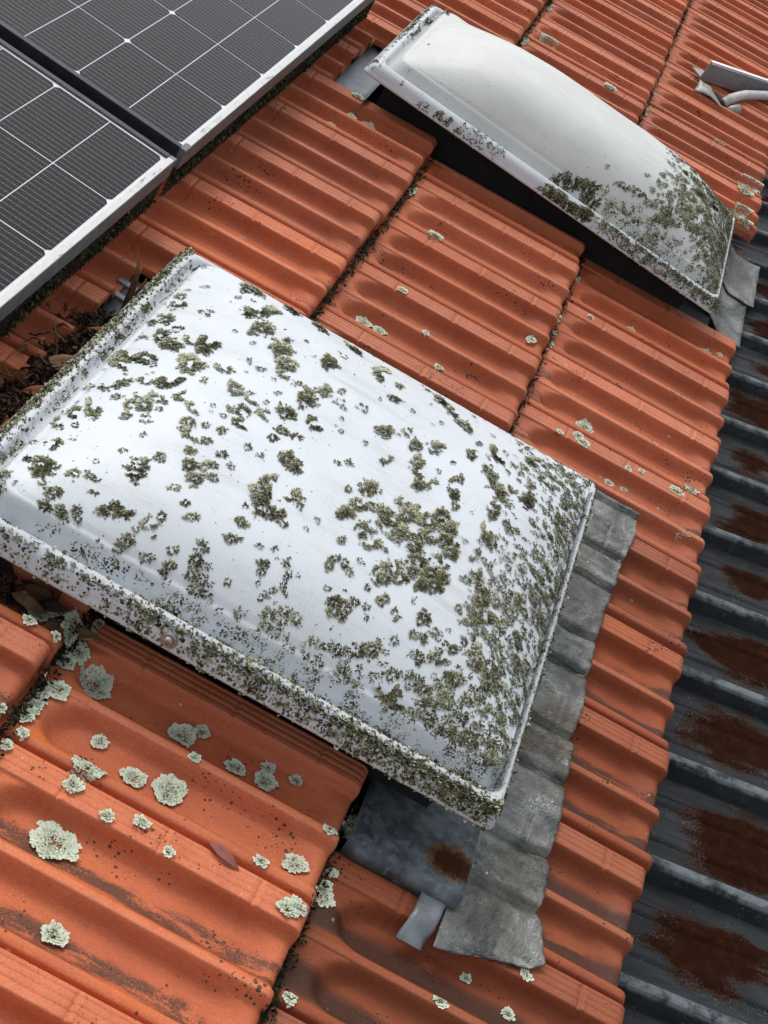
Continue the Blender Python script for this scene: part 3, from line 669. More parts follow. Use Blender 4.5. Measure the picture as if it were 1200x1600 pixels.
def part(name, me, parent, loc=(0, 0, 0), rotz=0.0, kind=None):
    o = bpy.data.objects.new(name, me)
    COL.objects.link(o)
    o.parent = parent
    o.matrix_parent_inverse = EYE
    o.location = loc
    o.rotation_euler = (0, 0, rotz)
    if kind:
        o['kind'] = kind
    return o


def lone(name, me, base, label, cat, group=None, rot=None):
    """a thing that is one mesh; its vertices are relative to base"""
    o = bpy.data.objects.new(name, me)
    COL.objects.link(o)
    o.matrix_world = ROOF @ Matrix.Translation(base) @ (rot if rot is not None else EYE)
    o['label'] = label; o['category'] = cat
    if group:
        o['group'] = group
    return o


def bevel(o, w=.002, seg=2, ang=35):
    b = o.modifiers.new('bevel', 'BEVEL'); b.width = w; b.segments = seg; b.limit_method = 'ANGLE'; b.angle_limit = math.radians(ang)
    return o


def solid(o, th):
    m = o.modifiers.new('thickness', 'SOLIDIFY'); m.thickness = th; m.offset = -1
    return o


def box(x0, x1, y0, y1, z0, z1):
    v = [(x0, y0, z0), (x1, y0, z0), (x1, y1, z0), (x0, y1, z0), (x0, y0, z1), (x1, y0, z1), (x1, y1, z1), (x0, y1, z1)]
    f = [(0, 3, 2, 1), (4, 5, 6, 7), (0, 1, 5, 4), (1, 2, 6, 5), (2, 3, 7, 6), (3, 0, 4, 7)]
    return v, f


def boxes(lst):
    V, F = [], []
    for b in lst:
        v, f = box(*b)
        F += [tuple(i + len(V) for i in q) for q in f]; V += v
    return V, F


def grid_faces(nx, ny):
    i = np.arange(nx - 1)[:, None] * ny + np.arange(ny - 1)[None, :]
    return np.stack([i, i + ny, i + ny + 1, i + 1], -1).reshape(-1, 4)


def tube(pts, rad, seg=10):
    """pts: centre line, rad: a radius or one per point"""
    pts = [Vector(p) for p in pts]; V, F = [], []
    rad = [rad] * len(pts) if not hasattr(rad, '__len__') else rad
    up = Vector((.13, .21, 1)).normalized()
    for i, p in enumerate(pts):
        d = (pts[min(i + 1, len(pts) - 1)] - pts[max(i - 1, 0)]).normalized()
        a = d.cross(up).normalized(); b = d.cross(a)
        for k in range(seg):
            q = 2 * math.pi * k / seg
            V.append(tuple(p + rad[i] * (math.cos(q) * a + math.sin(q) * b)))
    for i in range(len(pts) - 1):
        for k in range(seg):
            k2 = (k + 1) % seg
            F.append((i * seg + k, i * seg + k2, (i + 1) * seg + k2, (i + 1) * seg + k))
    F.append(tuple(range(seg))[::-1]); F.append(tuple((len(pts) - 1) * seg + k for k in range(seg)))
    return V, F


def unit(a):
    return a / np.maximum(np.linalg.norm(a, axis=-1, keepdims=True), 1e-9)


def flakes(Pt, Nm, D, L, W, lift, tone):
    """many small curled lobes: returns verts, faces, tone per vertex"""
    Pt, Nm, D = (np.asarray(q, float) for q in (Pt, Nm, D))
    D = unit(D - Nm * (D * Nm).sum(1, keepdims=True))
    S = np.cross(Nm, D)
    L, W, lift, tone = (np.asarray(q, float)[:, None] for q in (L, W, lift, tone))
    n = len(Pt)
    tw = rng.uniform(-.35, .35, (n, 1)) * L
    v = np.stack([Pt - .30 * W * S - .0004 * Nm, Pt + .30 * W * S - .0004 * Nm,
                  Pt + .55 * L * D - .5 * W * S + (.45 * lift * L + .2 * tw) * Nm, Pt + .55 * L * D + .5 * W * S + (.45 * lift * L - .2 * tw) * Nm,
                  Pt + L * D - .30 * W * S + (lift * L + .3 * tw) * Nm, Pt + L * D + .34 * W * S + (.8 * lift * L - .3 * tw) * Nm], 1)
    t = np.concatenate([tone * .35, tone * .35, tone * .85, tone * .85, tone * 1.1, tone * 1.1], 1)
    b = np.arange(n)[:, None] * 6
    f = np.concatenate([b + np.array([[0, 1, 3, 2]]), b + np.array([[2, 3, 5, 4]])], 0)
    return v.reshape(-1, 3), f, np.clip(t, 0, 1).reshape(-1)


def join(lists):
    V, F, T, k = [], [], [], 0
    for v, f, t in lists:
        V.append(v); F.append(f + k); T.append(t); k += len(v)
    return np.concatenate(V), np.concatenate(F), np.concatenate(T)
# ---------------------------------------------------------------- the tiled roof
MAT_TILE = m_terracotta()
MAT_DARK = m_plain('bitumen_felt', (.012, .012, .013), .85, 0, 30)
MAT_ROSETTE = m_flakes('pale_lichen', (.11, .125, .08), (.40, .45, .32), (.66, .71, .56))
MAT_FOLIOSE = m_flakes('olive_lichen', (.026, .023, .012), (.130, .124, .066), (.50, .52, .37))
MAT_MOSS = m_flakes('dark_moss', (.006, .007, .004), (.040, .044, .018), (.16, .16, .07))

gm = m_plain('lawn', (.055, .070, .030), .9, 0, 3, .35, .3)
ground = bpy.data.objects.new('ground', mesh_of('ground', [(-150, -150, 0), (150, -150, 0), (150, 150, 0), (-150, 150, 0)], [(0, 1, 2, 3)], gm, False))
COL.objects.link(ground)
ground['kind'] = 'structure'
roof = thing('tiled_roof', 'orange terracotta tiled roof with ribbed interlocking tiles and lichen spots', 'tiled roof', (0, 0, 0))
felt = part('underlay', mesh_of('underlay', *box(-3.2, -.03, -4.0, 4.2, -.075, -.052), MAT_DARK, False), roof)

XS = np.array(sorted(set(list(np.linspace(-LAP, 0, 3)) + [.004, .010, .016, .022, .028, .034, .040, .048, .058] + list(np.linspace(.07, .30, 14)) +
                         [q + d for q in (.075, .185, .29) for d in (-.003, -.0012, 0, .0012, .003, .0055, .008)] +
                         [.304, .309, .314, .318, .322, .326, .330, .3342, .3365, .3388, .3410, .3430, .3446, .3458, .3466, .34705, G - .007])))
YS = np.array([0, .0012, .0022, .0030, .0042, .0066, .0076, .0085, .0094, .0104, .013, .0157, .0167, .0175, .0183, .0193, .022, .0246, .0256, .0265, .0274, .0284, .032,
               .0345, .036, .0367, .0374, .0388, .0402, .043, .046, .050, .058, .065, .072, .079, .084, .088, .093, .097, .1005, .1035, .1065, .1080, .112, .115, .1170,
               .1177, .1184, .1198, .1212, .124, .1268, .132, .140, .146, .152, .158, .164, .168, .174, .178, .182, .1845, .1870, .1890, .193, .1975, .1988, .1995, .2003, .2010, .2035])


def tile_mesh(scale_y):
    X, Y = np.meshgrid(XS, YS, indexing='ij')
    Z = tile_top(X, Y) + STEP * X / G
    nx, ny = X.shape
    top = np.stack([X, -Y * scale_y, Z], -1).reshape(-1, 3)
    # lip face, two side faces
    V = [top]
    F = grid_faces(nx, ny)[:, ::-1].tolist()
    k = len(top)
    low = top[(nx - 1) * ny:].copy(); low[:, 2] = STEP - .0345 ; low[:, 0] -= .003
    V.append(low)
    for i in range(ny - 1):
        F.append(((nx - 1) * ny + i, (nx - 1) * ny + i + 1, k + i + 1, k + i)[::-1])
    k += ny
    for col, yy in ((0, 0.0), (ny - 1, 0.0)):
        edge = top[col::ny].copy(); edge[:, 2] -= .022
        V.append(edge)
        for i in range(nx - 1):
            q = (i * ny + col, (i + 1) * ny + col, k + i + 1, k + i)
            F.append(q if col == 0 else q[::-1])
        k += nx
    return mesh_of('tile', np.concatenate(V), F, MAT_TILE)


TILE_ME = {c[0]: tile_mesh(c[3] / P) for c in COURSES}
# openings in the tiling: s0, s1, t0, t1 per course
HOLES = {'A': [(-.5, -.215, -1.640, -.985), (-.5, .1, -.004, .372), (-.16, .1, .30, .612)],
         'B': [(-.8, -.2, -1.546, -.985), (-.8, -.2, -.026, .345)],
         'C': [(-.952, -.5, -1.447, -.900), (-.962, -.5, -.0185, .345)], 'D': [], 'E': []}


def cut_tile(me, T, rects):
    """a copy of the tile mesh with the rectangles (roof frame) taken out; None if nothing is left, me if untouched"""
    bm = bmesh.new(); bm.from_mesh(me)
    Ti = T.inverted()
    n0 = len(bm.faces)
    for s0, s1, t0, t1 in rects:
        for co, no in (((s0, 0, 0), (1, 0, 0)), ((s1, 0, 0), (1, 0, 0)), ((0, t0, 0), (0, 1, 0)), ((0, t1, 0), (0, 1, 0))):
            bmesh.ops.bisect_plane(bm, geom=bm.verts[:] + bm.edges[:] + bm.faces[:], plane_co=Ti @ Vector(co), plane_no=Ti.to_3x3() @ Vector(no))
        kill = []
        for f in bm.faces:
            c = T @ f.calc_center_median()
            if s0 < c.x < s1 and t0 < c.y < t1:
                kill.append(f)
        bmesh.ops.delete(bm, geom=kill, context='FACES')
    if len(bm.faces) == 0:
        bm.free(); return None
    out = bpy.data.meshes.new('cut_tile')
    # the cut edges get the thickness of the clay
    ed = [e for e in bm.edges if e.is_boundary and e.verts[0].co.z > -.02 and e.calc_length() < .05]
    holes = []
    for e in ed:
        m = T @ ((e.verts[0].co + e.verts[1].co) / 2)
        for s0, s1, t0, t1 in rects:
            if (min(abs(m.x - s0), abs(m.x - s1)) < 1e-4 and t0 - .01 < m.y < t1 + .01) or (min(abs(m.y - t0), abs(m.y - t1)) < 1e-4 and s0 - .01 < m.x < s1 + .01):
                holes.append(e); break
    if holes:
        r = bmesh.ops.extrude_edge_only(bm, edges=holes)
        for v in [g for g in r['geom'] if isinstance(g, bmesh.types.BMVert)]:
            v.co.z -= .013
    bm.to_mesh(out); bm.free()
    out.materials.clear(); out.materials.append(MAT_TILE)
    return out


TILES = {}
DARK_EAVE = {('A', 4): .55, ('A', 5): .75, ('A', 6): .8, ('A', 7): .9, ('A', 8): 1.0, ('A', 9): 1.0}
for name, s_lip, off, pitch in COURSES:
    js = range(-15, {'A': 12, 'B': 12, 'C': 10, 'D': 9, 'E': 8}[name])
    for j in js:
        t_seam = -(j * pitch + off)
        s_head = s_lip - G
        ds, dt, dn = rnd.uniform(-.004, .004), rnd.uniform(-.0012, .0012), rnd.uniform(-.003, .002)
        rz = math.radians(rnd.uniform(-.25, .25)); ry = math.radians(rnd.uniform(-.22, .22)); rx = math.radians(rnd.uniform(-.7, .7))
        T = Matrix.Translation((s_head + ds, t_seam + dt, dn)) @ Matrix.Rotation(rz, 4, 'Z') @ Matrix.Rotation(ry, 4, 'Y') @ Matrix.Rotation(rx, 4, 'X')
        rects = [r for r in HOLES[name] if not (t_seam < r[2] or t_seam - pitch > r[3] or s_lip < r[0] or s_head > r[1])]
        me = TILE_ME[name]
        if rects:
            me = cut_tile(me, T, rects)
            if me is None:
                continue
        o = part('tile', me, roof)
        o.matrix_basis = T
        b = rnd.uniform(.84, 1.16)
        warm = rnd.uniform(-.06, .08)
        st = DARK_EAVE.get((name, j), rnd.choice((.05, .2, .35, .1, .6)))
        if name == 'A' and j < 4:
            st = rnd.uniform(.3, .55)
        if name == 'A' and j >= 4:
            b *= .62; warm += .05  # camera's corner darkening put into the tint of these eave tiles
        if name == 'B' and j >= 7:
            b *= 1.08
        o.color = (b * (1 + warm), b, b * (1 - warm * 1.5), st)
        TILES[name, j] = (o, T)


def rosette(o_inv, items, big=1.0):
    """pale leafy lichen spots on the tiles"""
    parts = []
    for s, t, ax, ay, bx, by in items:
        ra, rb = math.hypot(ax, ay), math.hypot(bx, by)
        r0 = math.sqrt(max(ra * rb, 1e-8))
        if t > -.95:
            r0 *= .78
        # settle on the nearest even piece of tile
        if r0 > .003:
            offs = np.linspace(-.022, .022, 23)
            g = np.linspace(-r0, r0, 9)
            cost = [float(np.ptp(roof_zv(np.full(9, s), t + q + g))) + .35 * abs(q) for q in offs]
            t = t + float(offs[int(np.argmin(cost))])
        ratio = min(max(ra / rb, .80), 1.25)
        A = np.array([1.0, 0, 0]); B = np.array([-A[1], A[0], 0])
        ra, rb = r0 * math.sqrt(ratio), r0 / math.sqrt(ratio)
        n = int(min(1600, 30 + 6.5e5 * ra * rb * math.pi))
        ph = rng.uniform(0, 6.28, 4)
        th = rng.uniform(0, 6.283, n)
        edge = 1 + .10 * np.sin(3 * th + ph[0]) + .08 * np.sin(5 * th + ph[1]) + .07 * np.sin(9 * th + ph[2])
        rr = np.sqrt(rng.uniform(.0, 1, n)) ** .85
        pos = (np.cos(th) * rr * edge * ra * .88)[:, None] * A + (np.sin(th) * rr * edge * rb * .88)[:, None] * B
        c = np.array([s, t, 0.0])
        Pt = c + pos
        z = roof_zv(Pt[:, 0], Pt[:, 1])
        e = .002
        zs, zt = roof_zv(Pt[:, 0] + e, Pt[:, 1]), roof_zv(Pt[:, 0], Pt[:, 1] + e)
        Nm = unit(np.stack([np.clip(-(zs - z) / e, -1.2, 1.2), np.clip(-(zt - z) / e, -1.2, 1.2), np.ones(n)], 1))
        Pt[:, 2] = z + .0007 + .0010 * (1 - rr)
        D = pos + rng.normal(0, .25 * r0, (n, 3)) * [1, 1, 0] + 1e-6
        L = rng.uniform(.0018, .0034, n) * (.75 + .4 * rr); W = L * rng.uniform(.55, 1.0, n)
        tone = .54 + .46 * rr ** 1.5 + rng.normal(0, .17, n)
        parts.append(flakes(Pt, Nm, D, L, W, rng.uniform(.02, .30, n) * (1.1 - .7 * rr), tone))
    v, f, tn = join(parts)
    return v, f, tn


for it in TILE_LICHEN:
    q = locate(it[0], it[1])
    if q is None or (q[0], q[1]) not in TILES:
        continue
    o, T = TILES[q[0], q[1]]
    v, f, tn = rosette(None, [it])
    Ti = np.array(T.inverted())
    v = v @ Ti[:3, :3].T + Ti[:3, 3]
    part('lichen', mesh_of('lichen', v, f, MAT_ROSETTE, True, tn), o)

# moss, grit and lichen crumbs packed into the laps between the courses
MP, MN, MD, ML, MW, MLF, MT = [], [], [], [], [], [], []
CR = []
for s_lip in (-.3542, -.7084):
    for t in np.arange(-2.15, 2.6, .0016):
        if -1.53 < t < -.99 or -.02 < t < .34:
            continue
        dens = .5 + .5 * mnoise.noise((t * 9, s_lip * 7, 0)) + .35 * mnoise.noise((t * 40, s_lip, 3))
        for k in range(6):
            if rnd.random() > dens * (.95 if t < .2 else .6):
                continue
            s = s_lip - .0065 + abs(rnd.gauss(0, .0062))
            tt = t + rnd.uniform(-.002, .002)
            z = roof_z(max(s, s_lip + .0005) , tt)
            MP.append((s, tt, z + rnd.uniform(0, .009) * max(0, 1 - (s - s_lip) / .012)))
            a = rnd.uniform(0, 6.28)
            MN.append((rnd.uniform(0, .7), rnd.uniform(-.3, .3), 1)); MD.append((math.cos(a), math.sin(a), .1))
            l = rnd.uniform(.002, .0052)
            ML.append(l); MW.append(l * rnd.uniform(.5, .9)); MLF.append(rnd.uniform(.1, .9)); MT.append(max(0, rnd.gauss(.26, .22)))
        if mnoise.noise((t * 14, 5 + s_lip * 9, 1)) > .36 and rnd.random() < .45:
            CR.append((s_lip + rnd.uniform(.002, .010), t, rnd.uniform(.002, .0045)))
v, f, tn = flakes(MP, unit(np.array(MN, float)), MD, ML, MW, MLF, MT)
part('moss', mesh_of('moss', v, f, MAT_MOSS, True, tn), roof, kind='stuff')
v, f, tn = rosette(None, [(s, t, r, 0, 0, r) for s, t, r in CR])
part('lichen_crumbs', mesh_of('lichen_crumbs', v, f, MAT_ROSETTE, True, tn), roof, kind='stuff')

# ---------------------------------------------------------------- the metal roof below the eave
MAT_SHEET = m_sheet()
SLOPE = math.radians(15.5)
metal = thing('metal_roof', 'dark weathered ribbed metal roof with rust blooms below the tile eave', 'metal roof', (-.14, 0, -.1655))


def sheet_mesh(t_top, ribs, length):
    sec = []      # (distance below the first rib centre, height)
    for k in range(ribs):
        o = k * PITCH_RIB
        sec += [(o - .0205, 0), (o - .0195, .001), (o - .0095, .0215), (o - .0070, .0245), (o - .0035, .0255), (o + .0035, .0255), (o + .0070, .0245), (o + .0095, .0215), (o + .0195, .001), (o + .0205, 0)]
        if k < ribs - 1:
            for m in (.068, .136):
                sec += [(o + m - .012, 0), (o + m - .007, .0022), (o + m - .004, .0030), (o + m + .004, .0030), (o + m + .007, .0022), (o + m + .012, 0)]
    xs = np.linspace(0, length, 26)
    V = np.array([[(x, t_top - y, z) for y, z in sec] for x in xs]).reshape(-1, 3)
    F = grid_faces(len(xs), len(sec))[:, ::-1]
    me = mesh_of('metal_sheet', V, F, MAT_SHEET, False)
    return me


RIB0 = .344 + PITCH_RIB * 9
for k in range(5):
    o = part('metal_sheet', sheet_mesh(RIB0 - PITCH_RIB * 4 * k, 5, 1.5), metal, (0, 0, .0007 * (k % 2)))
    o.rotation_euler = (0, -SLOPE, 0)
    solid(o, .0006)
# ---------------------------------------------------------------- skylights
MAT_DOME = m_acrylic('opal_acrylic', (.62, .660, .685), .85)
MAT_DOME2 = m_acrylic('weathered_acrylic', (.58, .595, .565), 1.0)
MAT_RIM = m_acrylic('rim_acrylic', (.55, .575, .60), .8)
MAT_STEEL = m_plain('screw_steel', (.34, .33, .31), .4, .8, 60)


def ring_pts(S, d, corner, per=22):
    """points of a rounded rectangle set in by d from the rim outline"""
    hs, ht = S.hs - d * (1 + LOW_RIM) / 2, S.ht - d
    ox = d * (1 - LOW_RIM) / 2
    r = max(corner, .0012)
    out = []
    for cx, cy, a0 in ((hs - r, ht - r, 0), (-hs + r, ht - r, 90), (-hs + r, -ht + r, 180), (hs - r, -ht + r, 270)):
        for k in range(7):
            a = math.radians(a0 + 90 * k / 6)
            out.append((cx + r * math.cos(a), cy + r * math.sin(a)))
    full = []
    for i in range(len(out)):
        a, b = out[i], out[(i + 1) % len(out)]
        full.append(a)
        if i % 7 == 6:
            full += [(a[0] + (b[0] - a[0]) * k / per, a[1] + (b[1] - a[1]) * k / per) for k in range(1, per)]
    return [(x + ox, y) for x, y in full]


def skylight(S, label, mat, group):
    base = (S.cs, S.ct, S.base(S.cs))
    root = thing('skylight', label, 'skylight', base, group)
    tilt = lambda s: S.base(s) - base[2]
    def loft(rings):
        V, F = [], []
        for r in rings:
            V += r
        n = len(rings[0])
        for i in range(len(rings) - 1):
            for k in range(n):
                k2 = (k + 1) % n
                F.append((i * n + k, i * n + k2, (i + 1) * n + k2, (i + 1) * n + k))
        return V, F
    def ring(d, z, corner):
        return [(x, y, z + tilt(x + S.cs)) for x, y in ring_pts(S, d, corner)]
    # rim: underside, skirt, ledge
    R = [ring(.012, .004, .006), ring(.003, -.002, .008), ring(0, -.002, .010), ring(-.001, .001, .010), ring(.0015, .004, .010), ring(.003, .009, .011), ring(.006, .0165, .012), ring(.0085, .0200, .013),
         ring(.012, .0225, .014), ring(.016, .0248, .016), ring(.020, .0255, .018), ring(.0235, .0240, .019), ring(.026, .0200, .020), ring(.029, .0165, .021), ring(.031, .0158, .021), ring(.0328, .0150, .021)]
    rim = part('rim', mesh_of('rim', *loft(R), MAT_RIM), root)
    # dome: a riser, then rings closing on the crown
    D = [ring(.0322, .0140, .022), ring(.034, .0165, .022), ring(.036, .021, .024), ring(.038, .0265, .025), ring(.041, .035, .027), ring(.0432, .0400, .029)]
    edge = ring_pts(S, .0452, .030)
    for q in [1, .993, .985, .975, .965, .95, .935, .92, .9, .88, .86, .83, .8, .77, .74, .7, .65, .6, .54, .47, .4, .32, .24, .16, .08, .0]:
        r = []
        for x, y in edge:
            px, py = S.du + (x - S.du) * q, y * q
            u, v = (px - S.du) / (S.hs - .0452 + S.du), py / (S.ht - .0452)
            z = .0425 + float(S.crown(np.clip(u, -1, 1), np.clip(v, -1, 1))) * min(1, (1 - q) * 40)
            z += .0010 * mnoise.noise((px * 7, py * 7, 2)) + .0005 * mnoise.noise((px * 22, py * 22, 5))
            r.append((px, py, z + tilt(px + S.cs)))
        D.append(r)
    dome = part('dome', mesh_of('dome', *loft(D), mat), root)
    # dark upstand below the rim, open in the middle
    hs, ht = S.hs - .045, S.ht - .074
    w = .02
    cv, cf = boxes([(-hs, hs, -ht, -ht + w, -.14, .0), (-hs, hs, ht - w, ht, -.14, .0), (-hs, -hs + w, -ht + w, ht - w, -.14, .0), (hs - w, hs, -ht + w, ht - w, -.14, .0)])
    cv = [(x, y, z + tilt(x + S.cs) + .002 if z > -.1 else z) for x, y, z in cv]
    part('upstand', mesh_of('upstand', cv, cf, MAT_DARK, False), root)
    for sx in SCREWS[id(S)]:
        y = -S.ht + .0030
        me = screw_mesh()
        o = part('screw', me, rim, (sx - S.cs, y, .010 + tilt(sx)))
        o.rotation_euler = (math.radians(82), 0, 0)
    return root, rim, dome, base


def screw_mesh():
    V, F = [], []
    prof = [(.0095, 0), (.0095, .0018), (.0085, .0026), (.0062, .0028), (.0058, .0062), (.0045, .0074), (.0020, .0074), (.0017, .0055), (.0003, .0055)]
    n = 14
    for r, z in prof:
        for k in range(n):
            a = 6.28318 * k / n
            V.append((r * math.cos(a), r * math.sin(a), z))
    for i in range(len(prof) - 1):
        for k in range(n):
            F.append((i * n + k, i * n + (k + 1) % n, (i + 1) * n + (k + 1) % n, (i + 1) * n + k))
    F.append(tuple((len(prof) - 1) * n + k for k in range(n)))
    return mesh_of('screw', V, F, MAT_STEEL, False)


SCREWS = {id(SKY_NEAR): [-.625], id(SKY_FAR): [-.232]}
near, near_rim, near_dome, near_base = skylight(SKY_NEAR, 'larger domed white skylight thickly spotted with olive lichen, in front by the solar panels', MAT_DOME, 'domed skylights')
far, far_rim, far_dome, far_base = skylight(SKY_FAR, 'narrow greyish domed skylight, mostly bare with lichen at its lower end only', MAT_DOME2, 'domed skylights')


def clump(S, base, items, dens, bias, flake=(.0018, .0038), hole=0.0, shrink=1.0, worn=.5):
    """olive lichen cushions on a skylight, returned relative to the skylight's base"""
    out = []
    for it in items:
        c = np.array([it[0], it[1]])
        a = np.array([it[2], it[3]]) * shrink; b = np.array([it[4], it[5]]) * shrink
        area = abs(a[0] * b[1] - a[1] * b[0]) * math.pi
        n = int(min(900, max(4, area * dens)))
        ph = rng.uniform(0, 6.28, 4)
        th = rng.uniform(0, 6.283, n)
        edge = 1 + .18 * np.sin(3 * th + ph[0]) + .15 * np.sin(5 * th + ph[1]) + .12 * np.sin(9 * th + ph[2]) + .08 * np.sin(14 * th + ph[3])
        if area > 1.6e-4 and rng.random() < worn:                 # older cushions die back to crescents
            a0 = rng.uniform(1.2, 3.6)
            th = a0 + rng.uniform(-1.9, 1.9, n)
            rr = np.sqrt(rng.uniform(.25, 1, n))
        else:
            rr = np.sqrt(rng.uniform(hole, 1, n))
        st = c + (np.cos(th) * rr * edge)[:, None] * a + (np.sin(th) * rr * edge)[:, None] * b
        z, d = S.topv(st[:, 0], st[:, 1])
        # torn gaps inside the larger cushions
        gap = np.array([mnoise.noise((p[0] * 110, p[1] * 110, ph[0])) + .6 * mnoise.noise((p[0] * 260, p[1] * 260, ph[1])) for p in st])
        ok = (d > .0005) & ((gap > -.30) | (area < 1.2e-4))
        if not ok.any():
            continue
        st, z, rr = st[ok], z[ok], rr[ok]
        n = len(st)
        Nm = S.normalv(st[:, 0], st[:, 1])
        Pt = np.concatenate([st, z[:, None]], 1)
        D = np.concatenate([st - c, np.zeros((n, 1))], 1)
        D = unit(D) + rng.normal(0, .45, (n, 3))
        size = math.sqrt(area / math.pi)
        L = rng.uniform(flake[0], flake[1], n) * (min(1.1, .65 + size / .03))
        W = L * rng.uniform(.55, 1.05, n)
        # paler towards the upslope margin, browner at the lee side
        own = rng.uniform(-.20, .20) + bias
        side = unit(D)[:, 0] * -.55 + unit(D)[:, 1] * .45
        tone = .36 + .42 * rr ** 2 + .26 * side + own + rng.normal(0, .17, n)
        Pt += Nm * (.0016 * (1 - rr) * min(1, size / .012))[:, None]
        out.append(flakes(Pt, Nm, D, L, W, rng.uniform(.04, .38, n), tone))
    if not out:
        return None
    v, f, tn = join(out)
    return v - np.array(base), f, tn


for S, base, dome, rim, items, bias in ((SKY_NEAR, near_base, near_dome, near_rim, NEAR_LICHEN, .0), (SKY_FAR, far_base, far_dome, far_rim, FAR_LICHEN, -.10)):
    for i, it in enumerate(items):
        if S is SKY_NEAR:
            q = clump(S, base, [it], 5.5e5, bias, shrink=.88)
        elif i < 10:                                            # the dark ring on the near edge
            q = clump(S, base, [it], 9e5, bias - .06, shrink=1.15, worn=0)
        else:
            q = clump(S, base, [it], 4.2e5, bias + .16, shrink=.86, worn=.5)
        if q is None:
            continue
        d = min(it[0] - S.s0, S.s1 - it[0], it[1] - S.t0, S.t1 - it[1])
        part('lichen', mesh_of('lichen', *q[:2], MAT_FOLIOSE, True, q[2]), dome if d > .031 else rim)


def spread(S, n, weight, size):
    """small lichen dots over a skylight, thicker where weight(s, t) says so"""
    out, tries = [], 0
    while len(out) < n and tries < n * 60:
        tries += 1
        s, t = rnd.uniform(S.s0 + .003, S.s1 - .003), rnd.uniform(S.t0 + .003, S.t1 - .003)
        if rnd.random() < weight(s, t):
            r = rnd.uniform(*size) * (1 if rnd.random() < .85 else 1.7)
            a = rnd.uniform(0, 3.14); e = rnd.uniform(.5, 1)
            out.append((s, t, r * math.cos(a), r * math.sin(a), -r * e * math.sin(a), r * e * math.cos(a)))
    return out


def near_weight(s, t):
    S = SKY_NEAR
    dn, df, du, dl = S.s1 - s, s - S.s0, S.t1 - t, t - S.t0
    patchy = .5 + .5 * mnoise.noise((s * 16, t * 16, 3)) + .5 * mnoise.noise((s * 45, t * 45, 8))
    w = .012
    w += .9 * max(0, 1 - dn / .16) ** 1.1                      # the steep lower end
    w += .34 * max(0, 1 - dl / .08) * (1 if s > -.55 else .45)  # along the near side
    w += .22 * max(0, 1 - (dn + dl) / .5)
    w += .30 * max(0, 1 - df / .06)
    w += .10 * max(0, 1 - du / .05)
    return w * patchy


def far_weight(s, t):
    S = SKY_FAR
    dn, dl, df = S.s1 - s, t - S.t0, s - S.s0
    patchy = .5 + .5 * mnoise.noise((s * 16, t * 16, 13)) + .4 * mnoise.noise((s * 45, t * 45, 18))
    w = .9 * max(0, 1 - dn / .24) ** .8 + .7 * max(0, 1 - dl / .07) * max(0, 1 - dn / .38)
    w += .35 * max(0, 1 - df / .03)
    return w * patchy


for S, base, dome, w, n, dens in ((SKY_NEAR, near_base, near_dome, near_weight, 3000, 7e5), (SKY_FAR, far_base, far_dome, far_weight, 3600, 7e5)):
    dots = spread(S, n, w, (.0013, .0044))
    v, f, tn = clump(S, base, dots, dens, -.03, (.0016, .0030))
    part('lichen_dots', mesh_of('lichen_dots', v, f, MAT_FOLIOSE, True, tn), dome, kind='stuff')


def skirt(S, base, rim, spots, zlim=(0.0, .032)):
    """lichen crust on the outer skirt and ledge of a rim; spots: (side, from, to, cover)"""
    Pt, Nm, D, T = [], [], [], []
    for side, a, b, cover, out in spots:
        length = abs(b - a)
        for k in range(int(length / .00055 * cover * out)):
            q = rnd.uniform(a, b)
            m = (.55 if side == 'near' else .35) + .55 * mnoise.noise((q * 13, hash(side) % 7, 1)) + .45 * mnoise.noise((q * 37, hash(side) % 5, 4))
            if rnd.random() > m * 1.25 * cover:
                continue
            d = abs(rnd.gauss(0, .010)) if out < 1.5 else abs(rnd.gauss(0, .014))
            if d > .033:
                continue
            z = float(np.interp(d, S.RIM_D, S.RIM_Z))
            steep = 1 if d < .009 else 0
            if steep:
                z = rnd.uniform(0, .021); d = .0005 + .008 * z / .021
            if side == 'near':
                p = (q, S.t0 + d); on = (0, -1)
            elif side == 'low':
                p = (S.s1 - d * LOW_RIM, q); on = (1, 0)
            else:
                p = (S.s0 + d, q); on = (-1, 0)
            n_ = (on[0] * steep * 1.0, on[1] * steep * 1.0, .35 if steep else 1.0)
            Pt.append((p[0], p[1], S.base(p[0]) + z)); Nm.append(n_)
            D.append((rnd.gauss(0, 1) + on[0] * .6, rnd.gauss(0, 1) + on[1] * .6, rnd.gauss(0, .7)))
            T.append(min(1, max(0, rnd.gauss(.55, .26))))
    n = len(Pt)
    L = rng.uniform(.0022, .0054, n)
    v, f, tn = flakes(np.array(Pt), unit(np.array(Nm, float)), np.array(D), L, L * rng.uniform(.5, 1, n), rng.uniform(.15, .8, n), T)
    part('lichen_crust', mesh_of('lichen_crust', v - np.array(base), f, MAT_FOLIOSE, True, tn), rim, kind='stuff')


skirt(SKY_NEAR, near_base, near_rim, [('near', -.78, -.60, .85, 6), ('near', -.60, -.245, 1.0, 8), ('near', -.91, -.79, .85, 3.5), ('near', -.38, -.25, 1.0, 4),
                                      ('low', -1.60, -.94, .62, 2.0), ('high', -1.60, -.94, 1.0, 6)])
skirt(SKY_FAR, far_base, far_rim, [('near', -.34, -.095, .95, 3), ('near', -.70, -.60, .8, 2.5), ('low', -.07, .39, .5, 1.4), ('high', .08, .39, .55, 2), ('high', -.07, -.02, .6, 2)])
